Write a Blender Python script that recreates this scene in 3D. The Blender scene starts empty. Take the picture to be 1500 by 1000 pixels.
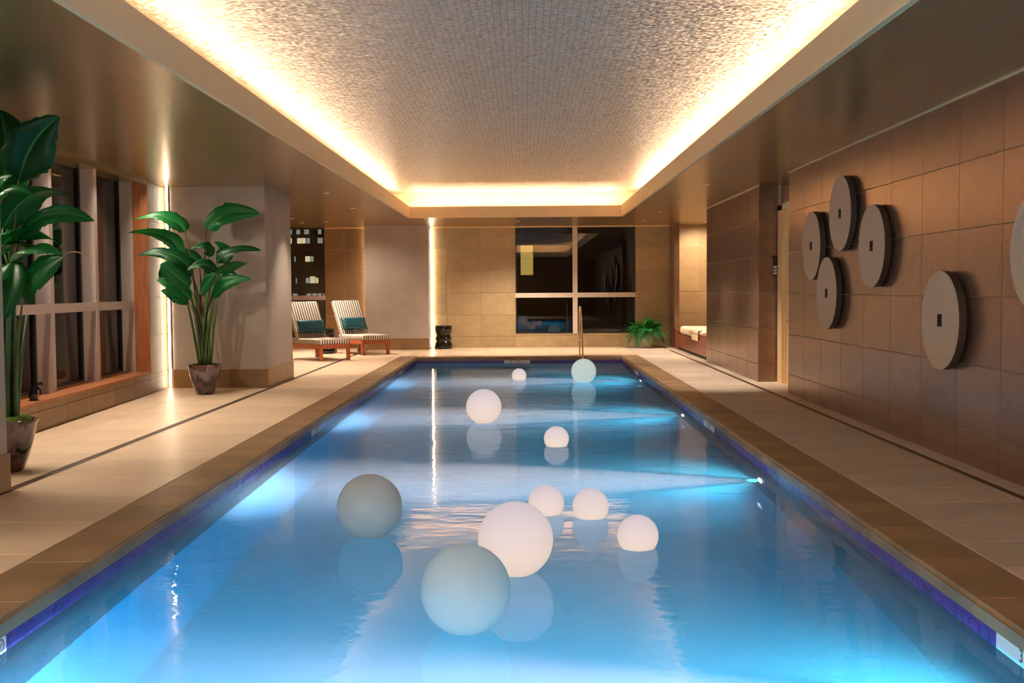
import bpy, bmesh, math, random
from mathutils import Vector, Matrix

random.seed(7)
sc = bpy.context.scene
COL = sc.collection
PI = math.pi

# ------------------------------------------------------------------ camera
cam_d = bpy.data.cameras.new('camera')
cam = bpy.data.objects.new('camera', cam_d)
COL.objects.link(cam)
YAW, PITCH, ROLL = math.radians(-0.627), math.radians(-2.751), math.radians(0.4)
f = Vector((math.sin(YAW) * math.cos(PITCH), math.cos(YAW) * math.cos(PITCH), math.sin(PITCH)))
r0 = Vector((math.cos(YAW), -math.sin(YAW), 0)); u0 = r0.cross(f)
r = math.cos(ROLL) * r0 - math.sin(ROLL) * u0
u = math.sin(ROLL) * r0 + math.cos(ROLL) * u0
cam.matrix_world = Matrix(((r.x, u.x, -f.x, 0), (r.y, u.y, -f.y, 0), (r.z, u.z, -f.z, 1.57), (0, 0, 0, 1)))
cam_d.sensor_width = 36.0
cam_d.lens = 36.0 * 1600 / 1500
cam_d.clip_start = 0.05
cam_d.clip_end = 2000
sc.camera = cam

# ------------------------------------------------------------------ world + exposure
w = bpy.data.worlds.new('night'); sc.world = w
w.use_nodes = True
w.node_tree.nodes['Background'].inputs[0].default_value = (0.35, 0.32, 0.55, 1)
w.node_tree.nodes['Background'].inputs[1].default_value = 0.004
vs = sc.view_settings
vs.view_transform = 'Standard'; vs.look = 'None'; vs.gamma = 1.0; vs.use_curve_mapping = False
vs.exposure = 0.0
sc.cycles.max_bounces = 14
sc.cycles.diffuse_bounces = 8
sc.cycles.glossy_bounces = 5
sc.cycles.transmission_bounces = 8
sc.cycles.transparent_max_bounces = 12
sc.cycles.volume_bounces = 2
sc.cycles.sample_clamp_indirect = 6.0
sc.cycles.caustics_reflective = True
sc.cycles.caustics_refractive = True
sc.cycles.blur_glossy = 1.0

# ------------------------------------------------------------------ key dimensions (metres)
H_C = 3.25                                  # soffit height
PXL, PXR, PY0, PY1 = -2.53, 2.265, 2.5, 25.36   # pool walls
WZ = -0.15                                  # water level
POOL_Z = -1.30
CW = 0.40                                   # coping width
TXL, TXR, TY0, TY1 = -2.65, 2.285, 1.2, 25.65   # ceiling tray
TZ = 3.86
YB = 29.5                                   # far wall
XR = 3.89                                   # right wall
YN = -4.0                                   # wall behind the camera
def W(Y): return -5.467 - 0.0585 * (Y - 11.92)   # left wall (not quite parallel)

# ------------------------------------------------------------------ large lamps
def area(name, loc, size, size_y, power, color, target=None, rot=None, spread=PI):
    l = bpy.data.lights.new(name, 'AREA'); l.shape = 'RECTANGLE'; l.size = size; l.size_y = size_y
    l.energy = power; l.color = color; l.spread = spread
    o = bpy.data.objects.new(name, l); COL.objects.link(o); o.location = loc
    if rot: o.rotation_euler = rot
    return o
def spot(name, loc, target, power, color, angle=70, blend=0.6, radius=0.04):
    l = bpy.data.lights.new(name, 'SPOT'); l.energy = power; l.color = color
    l.spot_size = math.radians(angle); l.spot_blend = blend; l.shadow_soft_size = radius
    o = bpy.data.objects.new(name, l); COL.objects.link(o); o.location = loc
    o.rotation_euler = (Vector(target) - Vector(loc)).to_track_quat('-Z', 'Y').to_euler()
    return o
WARM = (1.0, 0.74, 0.50)
WARM2 = (1.0, 0.84, 0.66)
TL = TY1 - TY0
def cove_rot(dx, dy):      # aim the LED run up and in towards the middle of the tray
    z = Vector((-dx * 0.9, -dy * 0.9, -0.45)).normalized()
    x = Vector((0, 1, 0)).cross(z).normalized() if dx else Vector((1, 0, 0))
    y = z.cross(x)
    return Matrix(((x.x, y.x, z.x), (x.y, y.y, z.y), (x.z, y.z, z.z))).to_euler()
COVE_W = 340
LZ = 3.465
# LED runs lying in the cove behind the fascia, shining up at the tray ceiling
area('cove_light_left', (TXL - 0.42, (TY0 + TY1) / 2, LZ), 0.08, TL + 0.4, COVE_W, WARM, rot=cove_rot(1, 0))
area('cove_light_right', (TXR + 0.42, (TY0 + TY1) / 2, LZ), 0.08, TL + 0.4, COVE_W, WARM, rot=cove_rot(-1, 0))
area('cove_light_far', ((TXL + TXR) / 2, TY1 + 0.30, LZ), 4.9, 0.08, COVE_W * 0.34, WARM, rot=(PI, 0, 0))
area('cove_light_near', ((TXL + TXR) / 2, TY0 - 0.30, LZ), 4.9, 0.08, COVE_W * 0.34, WARM, rot=(PI, 0, 0))
# unseen wash lights added in the window recess head, for left deck and column
_p = Vector((W(11.2) - 0.12, 11.2, 3.225)); _z = -(Vector((-4.0, 11.2, 0)) - _p).normalized(); _y = Vector((-0.0585, 1, 0)).normalized(); _x = _y.cross(_z).normalized(); _z = _x.cross(_y)
area('window_head_fill', _p, 0.07, 10.6, 180, WARM2, rot=Matrix(((_x.x, _y.x, _z.x), (_x.y, _y.y, _z.y), (_x.z, _y.z, _z.z))).to_euler(), spread=math.radians(105))
spot('column_fill_spot', (W(9.5) - 0.10, 9.5, 3.10), (-4.7, 17.6, 1.5), 420, WARM2, 34, 1.0, 0.08)
# recessed downlights: (x, y, aim, power, angle)
DOWN = [(-4.9, 21.5, (-4.7, 21.5, 0), 120, 90), (-3.5, 22.5, (-3.6, 22.5, 0), 110, 90), (-5.4, 25.6, (-5.0, 25.6, 0), 120, 95),
        (-5.5, 27.2, (-5.2, 26.6, 0), 110, 95), (-3.4, 19.0, (-3.5, 19.0, 0), 60, 90),
        (-0.14, 27.3, (-0.14, 27.6, 0), 185, 125), (-4.85, 26.97, (-3.9, 28.0, 0.3), 55, 110),
        (3.0, 18.0, (3.0, 18.2, 0), 120, 70), (2.95, 21.0, (2.95, 21.0, 0), 120, 70), (3.0, 24.2, (3.0, 24.2, 0), 120, 70),
        (3.0, 27.4, (3.0, 27.4, 0), 90, 85), (4.7, 28.3, (4.7, 29.5, 0.9), 75, 125), (4.6, 25.2, (4.5, 25.8, 0.5), 110, 85),
        
        (-4.6, 4.5, (-4.6, 4.5, 0), 30, 120), (-2.3, -2.6, (3.2, 3.0, 0), 110, 130),  # last four: unseen fill lamps added near and behind the camera
        (-3.4, -1.5, (-2.5, 1.5, 0), 130, 140), (-1.2, -2.0, (0.8, 1.5, 0), 130, 140)]
DL_K = 4.5
for (x, y, t, p, a) in DOWN:
    spot('downlight_lamp', (x, y, H_C - 0.012), t, p * DL_K, WARM if x > 4 else WARM2, a, 0.8, 0.03)
# underwater lamps in the right pool wall
POOL_LAMPS = (4.85, 10.35, 15.4, 21.0)
PLZ = -0.76
for y, kf in zip(POOL_LAMPS, (0.42, 1.0, 0.75, 0.5)):
    spot('pool_lamp', (PXR - 0.10, y, PLZ), (-3, y + 0.1, PLZ + 0.05), 400, (0.12, 0.78, 1.0), 165, 1.0, 0.06)
    spot('pool_lamp_beam', (PXR - 0.06, y, PLZ), (-3, y - 0.1, PLZ + 0.16), 19000 * kf, (1.0, 0.56, 0.48), 34, 1.0, 0.06)

for x in (-2.1, -0.4):          # two unseen fill lights added at the near end wall
    spot('pool_fill_end', (x, PY0 + 0.1, PLZ), (x * 0.2, 12, PLZ), 1700, (0.10, 0.74, 1.0), 165, 0.6, 0.06)

# ------------------------------------------------------------------ material helpers
def lin(c):
    c = c / 255.0
    return c / 12.92 if c <= 0.04045 else ((c + 0.055) / 1.055) ** 2.4
def rgb(R, G, B): return (lin(R), lin(G), lin(B), 1.0)
class NT:
    def __init__(self, name):
        self.m = bpy.data.materials.new(name); self.m.use_nodes = True
        self.t = self.m.node_tree; self.n = self.t.nodes; self.n.clear()
        self.out = self.n.new('ShaderNodeOutputMaterial')
    def new(self, typ, **kw):
        n = self.n.new(typ)
        for k, v in kw.items(): setattr(n, k, v)
        return n
    def set(self, node, name, v):
        if hasattr(v, 'is_output') or isinstance(v, bpy.types.NodeSocket): self.t.links.new(v, node.inputs[name])
        else: node.inputs[name].default_value = v
    def link(self, a, b): self.t.links.new(a, b)
    def coord(self, kind='Object', scale=(1, 1, 1)):
        c = self.new('ShaderNodeTexCoord'); m = self.new('ShaderNodeMapping')
        m.inputs['Scale'].default_value = scale
        self.link(c.outputs[kind], m.inputs['Vector']); return m.outputs[0]
    def noise(self, vec, scale, detail=3, rough=0.5):
        n = self.new('ShaderNodeTexNoise'); self.link(vec, n.inputs['Vector'])
        n.inputs['Scale'].default_value = scale; n.inputs['Detail'].default_value = detail
        n.inputs['Roughness'].default_value = rough; return n.outputs['Fac']
    def ramp(self, fac, stops):
        n = self.new('ShaderNodeValToRGB'); self.link(fac, n.inputs[0])
        e = n.color_ramp.elements
        while len(e) < len(stops): e.new(0.5)
        for el, (p, c) in zip(e, stops): el.position = p; el.color = c
        return n.outputs[0]
    def mix(self, fac, a, b, typ='MIX'):
        n = self.new('ShaderNodeMix', data_type='RGBA', blend_type=typ)
        for i, v in ((0, fac), (6, a), (7, b)):
            if isinstance(v, bpy.types.NodeSocket): self.link(v, n.inputs[i])
            else: n.inputs[i].default_value = v
        return n.outputs[2]
    def math(self, op, a, b=0.0, c=None):
        n = self.new('ShaderNodeMath', operation=op)
        for i, v in enumerate((a, b) if c is None else (a, b, c)):
            if isinstance(v, bpy.types.NodeSocket): self.link(v, n.inputs[i])
            else: n.inputs[i].default_value = v
        return n.outputs[0]
    def bump(self, h, strength=0.3, dist=0.01):
        n = self.new('ShaderNodeBump'); self.link(h, n.inputs['Height'])
        n.inputs['Strength'].default_value = strength; n.inputs['Distance'].default_value = dist
        return n.outputs[0]
    def bsdf(self, **kw):
        n = self.new('ShaderNodeBsdfPrincipled')
        for k, v in kw.items():
            k = k.replace('_', ' ')
            if isinstance(v, bpy.types.NodeSocket): self.link(v, n.inputs[k])
            else: n.inputs[k].default_value = v
        self.link(n.outputs[0], self.out.inputs['Surface']); return n

def simple(name, c, rough=0.5, metallic=0.0, var=0.0, scale=4.0, bump=0.0, bscale=60.0, spec=0.5, stretch=(1, 1, 1)):
    t = NT(name)
    col = c
    if var > 0:
        v = t.coord('Object', stretch)
        n = t.noise(v, scale, 4)
        d = tuple(x * (1 - var) for x in c[:3]) + (1,); l = tuple(min(1, x * (1 + var)) for x in c[:3]) + (1,)
        col = t.ramp(n, [(0.3, d), (0.7, l)])
    kw = dict(Base_Color=col, Roughness=rough, Metallic=metallic)
    kw['Specular_IOR_Level'] = spec
    if bump > 0:
        kw['Normal'] = t.bump(t.noise(t.coord('Object', stretch), bscale, 3), bump, 0.004)
    t.bsdf(**kw)
    return t.m
def emit(name, c, strength):
    t = NT(name); e = t.new('ShaderNodeEmission'); e.inputs[0].default_value = c; e.inputs[1].default_value = strength
    t.link(e.outputs[0], t.out.inputs['Surface']); return t.m

def tile_mat(name, base, rough, var, woven=0.25, spec=0.5, coat=0.0, metallic=0.0):
    """glazed stone tile: per-tile tone, fine woven grain"""
    t = NT(name)
    oi = t.new('ShaderNodeObjectInfo')
    v = t.coord('Object')
    n = t.noise(v, 5.0, 5)
    c0 = tuple(x * (1 - var) for x in base[:3]) + (1,); c1 = tuple(min(1, x * (1 + var)) for x in base[:3]) + (1,)
    a = t.ramp(n, [(0.3, c0), (0.7, c1)])
    k = t.math('MULTIPLY_ADD', oi.outputs['Random'], 0.22, 0.89)
    kk = t.new('ShaderNodeCombineColor')
    for i in range(3): t.link(k, kk.inputs[i])
    col = t.mix(1.0, a, kk.outputs[0], 'MULTIPLY')
    g = t.noise(t.coord('Object', (40, 220, 1)), 1.0, 2)
    g2 = t.noise(t.coord('Object', (220, 40, 1)), 1.0, 2)
    s = t.math('ADD', g, g2)
    t.bsdf(Base_Color=col, Roughness=rough, Specular_IOR_Level=spec, Normal=t.bump(s, woven, 0.003), Coat_Weight=coat, Coat_Roughness=0.2, Metallic=metallic)
    return t.m

M = {}
M['tile_dark'] = tile_mat('bronze_brown_tile', rgb(152, 122, 102), 0.24, 0.12, 0.22, 0.6, metallic=0.68)
M['tile_back'] = tile_mat('taupe_tile', rgb(172, 148, 110), 0.42, 0.10, 0.15)
M['tile_base'] = tile_mat('brown_stone_tile', rgb(140, 108, 72), 0.35, 0.12, 0.1)
M['grout'] = simple('pale_grout', rgb(205, 180, 150), 0.7)
M['grout_dark'] = simple('brown_grout', rgb(150, 120, 96), 0.7)
M['grout_floor'] = simple('sand_grout', rgb(176, 150, 120), 0.8)
M['plaster'] = simple('grey_plaster', rgb(172, 160, 150), 0.6, 0, 0.06, 2.5, 0.12, 30)
M['cream'] = simple('cream_paint', rgb(242, 210, 160), 0.5, 0, 0.02, 3)
M['fin'] = simple('grey_painted_fin', rgb(192, 176, 170), 0.5)
M['white_frame'] = simple('off_white_frame', rgb(214, 200, 186), 0.45)
M['frame_dark'] = simple('black_window_frame', rgb(22, 18, 18), 0.4)
M['slab_left'] = None
M['brass'] = simple('warm_stainless', rgb(240, 206, 164), 0.30, 0.7)
M['chrome'] = simple('polished_steel', rgb(220, 215, 210), 0.12, 1.0)
M['black_gloss'] = simple('black_lacquer', rgb(14, 12, 12), 0.16, 0, 0, 1, 0, 1, 0.6)
M['black'] = simple('matt_black', rgb(14, 13, 13), 0.6)
M['soil'] = simple('dark_soil', rgb(40, 28, 20), 0.95, 0, 0.4, 30, 0.6, 60)
M['moss'] = simple('green_moss', rgb(96, 122, 48), 0.9, 0, 0.35, 40, 0.8, 80)
M['teal'] = simple('teal_satin', rgb(16, 74, 84), 0.34, 0, 0.15, 6, 0.05, 90)
M['cushion_white'] = simple('cream_linen', rgb(244, 226, 196), 0.75, 0, 0.03, 8, 0.1, 90)
M['red'] = simple('red_glaze', rgb(170, 40, 48), 0.3)
M['ink'] = simple('black_glaze', rgb(24, 22, 34), 0.35)
M['marker'] = simple('white_ceramic', rgb(226, 226, 222), 0.25)
M['dark_strip'] = simple('dark_brown_drain_strip', rgb(74, 54, 40), 0.5, 0, 0.15, 6)
M['exterior'] = simple('dark_facade', rgb(8, 8, 10), 0.8)
M['plate'] = simple('bronze_plate', rgb(60, 48, 40), 0.4, 0.4)
M['ceramic'] = simple('pale_ceramic', rgb(226, 206, 178), 0.4, 0, 0.08, 8)

def floor_mat(name, base, var, rough):
    t = NT(name)
    oi = t.new('ShaderNodeObjectInfo')
    v = t.coord('Object')
    n = t.noise(v, 1.6, 6, 0.6); n2 = t.noise(t.coord('Object', (2, 9, 1)), 2.2, 4)
    c0 = tuple(x * (1 - var) for x in base[:3]) + (1,); c1 = tuple(min(1, x * (1 + var)) for x in base[:3]) + (1,)
    a = t.ramp(n, [(0.3, c0), (0.7, c1)])
    b = t.mix(0.35, a, t.ramp(n2, [(0.3, (0.75, 0.7, 0.62, 1)), (0.65, (1, 1, 1, 1))]), 'MULTIPLY')
    k = t.math('MULTIPLY_ADD', oi.outputs['Random'], 0.14, 0.93)
    kk = t.new('ShaderNodeCombineColor')
    for i in range(3): t.link(k, kk.inputs[i])
    t.bsdf(Base_Color=t.mix(1.0, b, kk.outputs[0], 'MULTIPLY'), Roughness=rough, Specular_IOR_Level=0.45,
           Normal=t.bump(t.noise(v, 90, 3), 0.08, 0.003))
    return t.m
M['slab_left'] = floor_mat('honed_limestone', rgb(220, 194, 166), 0.08, 0.36)
M['slab_right'] = floor_mat('granite_slab', rgb(196, 178, 164), 0.10, 0.5)
M['coping'] = floor_mat('brown_coping_stone', rgb(142, 114, 84), 0.28, 0.42)

def wood_mat(name, c0, c1, rough, axis=(1, 14, 14)):
    t = NT(name)
    n = t.noise(t.coord('Object', axis), 2.0, 5, 0.6)
    t.bsdf(Base_Color=t.ramp(n, [(0.3, c0), (0.72, c1)]), Roughness=rough, Normal=t.bump(n, 0.1, 0.003))
    return t.m
M['wood_jamb'] = wood_mat('cherry_wood', rgb(148, 84, 48), rgb(190, 118, 74), 0.38, (14, 14, 1))
M['wood_sill'] = wood_mat('cherry_sill', rgb(156, 92, 56), rgb(196, 124, 80), 0.38, (14, 1, 14))
M['wood_teak'] = wood_mat('teak', rgb(150, 76, 42), rgb(192, 108, 66), 0.42, (10, 10, 10))
M['wood_bench'] = wood_mat('mahogany_panel', rgb(120, 60, 40), rgb(160, 88, 60), 0.35, (14, 1, 14))

def soffit_mat():
    t = NT('bronze_lacquer_soffit')
    n = t.noise(t.coord('Object', (0.5, 26, 1)), 3.0, 4)
    n2 = t.noise(t.coord('Object', (0.4, 0.4, 1)), 1.0, 3)
    c = t.ramp(n, [(0.3, rgb(158, 128, 82)), (0.7, rgb(184, 152, 102))])
    t.bsdf(Base_Color=c, Metallic=0.6, Roughness=0.26, Normal=t.bump(t.math('ADD', n, t.math('MULTIPLY', n2, 2.0)), 0.06, 0.01))
    return t.m
M['soffit'] = soffit_mat()

def tray_mat():
    """small silvery mosaic: each piece tilts a little, so the cove light glints"""
    t = NT('silver_shell_mosaic')
    geo = t.new('ShaderNodeNewGeometry')
    def cellnormal(cx, cy, amp):
        sn = t.new('ShaderNodeVectorMath', operation='SNAP')
        t.link(geo.outputs['Position'], sn.inputs[0]); sn.inputs[1].default_value = (cx, cy, 10.0)
        wn = t.new('ShaderNodeTexWhiteNoise', noise_dimensions='3D'); t.link(sn.outputs[0], wn.inputs['Vector'])
        sb = t.new('ShaderNodeVectorMath', operation='SUBTRACT'); t.link(wn.outputs['Color'], sb.inputs[0]); sb.inputs[1].default_value = (0.5, 0.5, 0.5)
        ml = t.new('ShaderNodeVectorMath', operation='MULTIPLY'); t.link(sb.outputs[0], ml.inputs[0]); ml.inputs[1].default_value = (amp, amp * 1.3, 0)
        return ml.outputs[0], wn.outputs['Value']
    a, va = cellnormal(0.030, 0.016, 0.42)
    ad = t.new('ShaderNodeVectorMath', operation='ADD'); t.link(geo.outputs['Normal'], ad.inputs[0]); t.link(a, ad.inputs[1])
    nm = t.new('ShaderNodeVectorMath', operation='NORMALIZE'); t.link(ad.outputs[0], nm.inputs[0])
    # grooves running away from the viewer
    sep = t.new('ShaderNodeSeparateXYZ'); t.link(geo.outputs['Position'], sep.inputs[0])
    gx = t.math('PINGPONG', sep.outputs[0], 0.030)
    gr = t.math('GREATER_THAN', gx, 0.0035)
    fx = t.math('MULTIPLY_ADD', gr, 0.45, 0.55)
    kk = t.new('ShaderNodeCombineColor')
    for i in range(3): t.link(fx, kk.inputs[i])
    col = t.mix(1.0, t.ramp(va, [(0.0, rgb(158, 146, 130)), (1.0, rgb(214, 202, 184))]), kk.outputs[0], 'MULTIPLY')
    t.bsdf(Base_Color=col, Metallic=0.5, Roughness=0.38, Normal=nm.outputs[0])
    return t.m
M['tray'] = tray_mat()

def glass_pane():
    t = NT('window_glass')
    tr = t.new('ShaderNodeBsdfTransparent'); tr.inputs[0].default_value = (0.86, 0.88, 0.88, 1)
    gl = t.new('ShaderNodeBsdfGlossy'); gl.inputs['Roughness'].default_value = 0.0
    fr = t.new('ShaderNodeFresnel'); fr.inputs['IOR'].default_value = 1.5
    mx = t.new('ShaderNodeMixShader')
    t.link(t.math('MULTIPLY_ADD', fr.outputs[0], 0.9, 0.03), mx.inputs[0]); t.link(tr.outputs[0], mx.inputs[1]); t.link(gl.outputs[0], mx.inputs[2])
    t.link(mx.outputs[0], t.out.inputs['Surface']); return t.m
M['glass'] = glass_pane()

def water_mat():
    t = NT('pool_water')
    n1 = t.noise(t.coord('Object', (0.9, 2.2, 1)), 1.3, 2, 0.45)
    n2 = t.noise(t.coord('Object', (3.0, 6.0, 1)), 2.0, 2, 0.4)
    h = t.math('ADD', n1, t.math('MULTIPLY', n2, 0.22))
    bp = t.bump(h, 1.0, 0.0045)
    gl = t.new('ShaderNodeBsdfGlossy'); gl.inputs['Roughness'].default_value = 0.015
    rf = t.new('ShaderNodeBsdfRefraction'); rf.inputs['IOR'].default_value = 1.33; rf.inputs['Roughness'].default_value = 0.0
    fr = t.new('ShaderNodeFresnel'); fr.inputs['IOR'].default_value = 1.33
    for nd in (gl, rf, fr): t.link(bp, nd.inputs['Normal'])
    mx = t.new('ShaderNodeMixShader')
    mr = t.math('MINIMUM', t.math('MULTIPLY', fr.outputs[0], 0.95), 0.29)
    t.link(mr, mx.inputs[0]); t.link(rf.outputs[0], mx.inputs[1]); t.link(gl.outputs[0], mx.inputs[2])
    t.link(mx.outputs[0], t.out.inputs['Surface'])
    va = t.new('ShaderNodeVolumeAbsorption'); va.inputs[0].default_value = (0.04, 0.74, 1.0, 1); va.inputs[1].default_value = 0.17
    vsn = t.new('ShaderNodeVolumeScatter'); vsn.inputs[0].default_value = (0.74, 0.90, 1.0, 1); vsn.inputs[1].default_value = 0.28; vsn.inputs['Anisotropy'].default_value = 0.2
    ad = t.new('ShaderNodeAddShader'); t.link(va.outputs[0], ad.inputs[0]); t.link(vsn.outputs[0], ad.inputs[1])
    t.link(ad.outputs[0], t.out.inputs['Volume'])
    return t.m
M['water'] = water_mat()
M['basin'] = simple('pale_blue_pool_plaster', rgb(92, 174, 228), 0.6, 0, 0.05, 1.5)

def mosaic_mat():
    t = NT('violet_mosaic')
    g = t.new('ShaderNodeNewGeometry')
    c = t.ramp(g.outputs['Random Per Island'], [(0.0, rgb(62, 34, 122)), (0.5, rgb(88, 48, 150)), (1.0, rgb(52, 58, 140))])
    t.bsdf(Base_Color=c, Roughness=0.2); return t.m
M['mosaic'] = mosaic_mat()
M['mosaic_grout'] = simple('lilac_grout', rgb(176, 164, 196), 0.7)

def stripe_mat():
    t = NT('striped_canvas')
    c = t.new('ShaderNodeTexCoord'); s = t.new('ShaderNodeSeparateXYZ'); t.link(c.outputs['Object'], s.inputs[0])
    ns = t.new('ShaderNodeSeparateXYZ'); t.link(c.outputs['Normal'], ns.inputs[0])
    side = t.math('GREATER_THAN', t.math('ABSOLUTE', ns.outputs[0]), 0.75)
    q = t.math('ADD', t.math('MULTIPLY', s.outputs[0], t.math('SUBTRACT', 1.0, side)), t.math('MULTIPLY', s.outputs[1], side))
    p = t.math('FRACT', t.math('MULTIPLY', q, 1 / 0.062))
    a = t.ramp(p, [(0.0, rgb(236, 224, 206)), (0.47, rgb(236, 224, 206)), (0.53, rgb(92, 82, 86)), (0.97, rgb(92, 82, 86))])
    t.bsdf(Base_Color=a, Roughness=0.8, Normal=t.bump(t.noise(c.outputs['Object'], 160, 2), 0.1, 0.002)); return t.m
M['stripe'] = stripe_mat()

def leaf_mat(name, dark, light, rib):
    t = NT(name)
    uv = t.new('ShaderNodeUVMap'); s = t.new('ShaderNodeSeparateXYZ'); t.link(uv.outputs[0], s.inputs[0])
    d = t.math('ABSOLUTE', t.math('SUBTRACT', s.outputs[0], 0.5))
    oi = t.new('ShaderNodeObjectInfo')
    base = t.mix(oi.outputs['Random'], dark, light)
    isrib = t.math('LESS_THAN', d, 0.022)
    col = t.mix(isrib, base, rib)
    # veins slanting off the midrib
    ph = t.math('MULTIPLY_ADD', d, -30.0, t.math('MULTIPLY', s.outputs[1], 90.0))
    wv = t.math('SINE', ph)
    bp = t.bump(wv, 0.25, 0.002)
    pr = t.bsdf(Base_Color=col, Roughness=0.38, Normal=bp, Specular_IOR_Level=0.3)
    tl = t.new('ShaderNodeBsdfTranslucent'); t.link(t.mix(1.0, col, (1.0, 0.9, 0.4, 1), 'MULTIPLY'), tl.inputs[0])
    mx = t.new('ShaderNodeMixShader'); mx.inputs[0].default_value = 0.18
    t.link(pr.outputs[0], mx.inputs[1]); t.link(tl.outputs[0], mx.inputs[2]); t.link(mx.outputs[0], t.out.inputs['Surface'])
    return t.m
M['leaf'] = leaf_mat('banana_leaf', rgb(8, 66, 32), rgb(18, 112, 50), rgb(70, 130, 66))
M['leaf_dry'] = leaf_mat('dry_leaf', rgb(190, 168, 120), rgb(205, 184, 138), rgb(214, 196, 150))
M['fern'] = leaf_mat('fern_green', rgb(20, 96, 44), rgb(46, 140, 62), rgb(60, 130, 60))
M['stalk'] = simple('leaf_stalk', rgb(72, 104, 46), 0.45, 0, 0.5, 2.0, 0, 1, 0.5, (1, 1, 0.8))
M['stalk_dark'] = simple('old_leaf_stalk', rgb(56, 36, 34), 0.5, 0, 0.4, 2.0, 0, 1, 0.5, (1, 1, 0.8))

def pot_mat():
    t = NT('drip_glaze')
    v = t.coord('Object')
    s = t.new('ShaderNodeSeparateXYZ'); t.link(v, s.inputs[0])
    n = t.noise(t.coord('Object', (1, 1, 0.5)), 7.0, 2)
    hgt = t.math('ADD', s.outputs[2], t.math('MULTIPLY', t.math('SUBTRACT', n, 0.5), 0.55))
    c = t.ramp(hgt, [(0.02, rgb(24, 10, 10)), (0.08, rgb(82, 50, 50)), (0.17, rgb(92, 60, 60)), (0.20, rgb(20, 12, 18)), (0.24, rgb(20, 12, 18)), (0.28, rgb(98, 76, 80)), (0.37, rgb(122, 108, 112)), (0.43, rgb(74, 36, 18))])
    t.bsdf(Base_Color=c, Roughness=0.14, Coat_Weight=0.6, Coat_Roughness=0.06); return t.m
M['pot'] = pot_mat()

def disc_mat():
    t = NT('chevron_carved_board')
    c = t.new('ShaderNodeTexCoord'); s = t.new('ShaderNodeSeparateXYZ'); t.link(c.outputs['Object'], s.inputs[0])
    a = t.math('ABSOLUTE', s.outputs[1]); b = t.math('ABSOLUTE', s.outputs[2])
    p = t.math('MULTIPLY', t.math('ADD', a, b), 2 * PI / 0.034)
    wv = t.math('SINE', p)
    k = t.ramp(t.math('MULTIPLY_ADD', wv, 0.5, 0.5), [(0.15, rgb(176, 146, 120)), (0.75, rgb(232, 204, 174))])
    t.bsdf(Base_Color=k, Roughness=0.6, Normal=t.bump(wv, 0.5, 0.004)); return t.m
M['disc'] = disc_mat()
M['disc_edge'] = simple('dark_board_edge', rgb(70, 54, 44), 0.6)

def ball_lit():
    t = NT('glowing_ball_shell')
    lw = t.new('ShaderNodeLayerWeight'); lw.inputs[0].default_value = 0.35
    c = t.new('ShaderNodeTexCoord'); s = t.new('ShaderNodeSeparateXYZ'); t.link(c.outputs['Generated'], s.inputs[0])
    col = t.ramp(s.outputs[2], [(0.35, (1.0, 0.80, 0.70, 1)), (0.95, (0.84, 0.70, 0.74, 1))])
    e = t.new('ShaderNodeEmission'); t.link(col, e.inputs[0])
    st = t.math('MULTIPLY_ADD', lw.outputs['Facing'], -0.22, 0.90)
    t.link(st, e.inputs[1]); t.link(e.outputs[0], t.out.inputs['Surface']); return t.m
M['ball_lit'] = ball_lit()
M['ball_lit_big'] = ball_lit()
def ball_off(glow=0.0):
    t = NT('unlit_ball_shell')
    d = t.new('ShaderNodeBsdfDiffuse'); d.inputs[0].default_value = (0.88, 0.90, 0.84, 1)
    tl = t.new('ShaderNodeBsdfTranslucent'); tl.inputs[0].default_value = (0.92, 0.93, 0.88, 1)
    g = t.new('ShaderNodeBsdfGlossy'); g.inputs['Roughness'].default_value = 0.35
    m1 = t.new('ShaderNodeMixShader'); m1.inputs[0].default_value = 0.6
    t.link(d.outputs[0], m1.inputs[1]); t.link(tl.outputs[0], m1.inputs[2])
    fr = t.new('ShaderNodeFresnel'); fr.inputs[0].default_value = 1.4
    m2 = t.new('ShaderNodeMixShader'); t.link(fr.outputs[0], m2.inputs[0]); t.link(m1.outputs[0], m2.inputs[1]); t.link(g.outputs[0], m2.inputs[2])
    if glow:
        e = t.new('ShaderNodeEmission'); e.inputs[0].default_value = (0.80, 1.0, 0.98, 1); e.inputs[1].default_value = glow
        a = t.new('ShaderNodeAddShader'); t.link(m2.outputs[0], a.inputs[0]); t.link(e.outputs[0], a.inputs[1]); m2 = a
    t.link(m2.outputs[0], t.out.inputs['Surface'])
    return t.m
M['ball_off'] = ball_off()
M['ball_off_glow'] = ball_off(0.22)  # unlit ball, faint emission added so that it looks pale
M['led'] = emit('warm_led', (1.0, 0.78, 0.56, 1), 22.0)
M['lens'] = emit('lamp_lens', (1.0, 0.86, 0.68, 1), 6.0)
M['pool_lens'] = emit('pool_lamp_lens', (1.0, 0.95, 0.95, 1), 9.0)
M['lit_a'] = emit('lit_office_warm', (1.0, 0.80, 0.45, 1), 0.9)
M['lit_b'] = emit('lit_office_cool', (0.8, 0.85, 0.7, 1), 0.35)
M['lit_c'] = emit('lit_office_bright', (1.0, 0.84, 0.5, 1), 0.8)
M['lit_amber'] = emit('lit_amber_window', (0.75, 0.48, 0.12, 1), 0.75)

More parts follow.
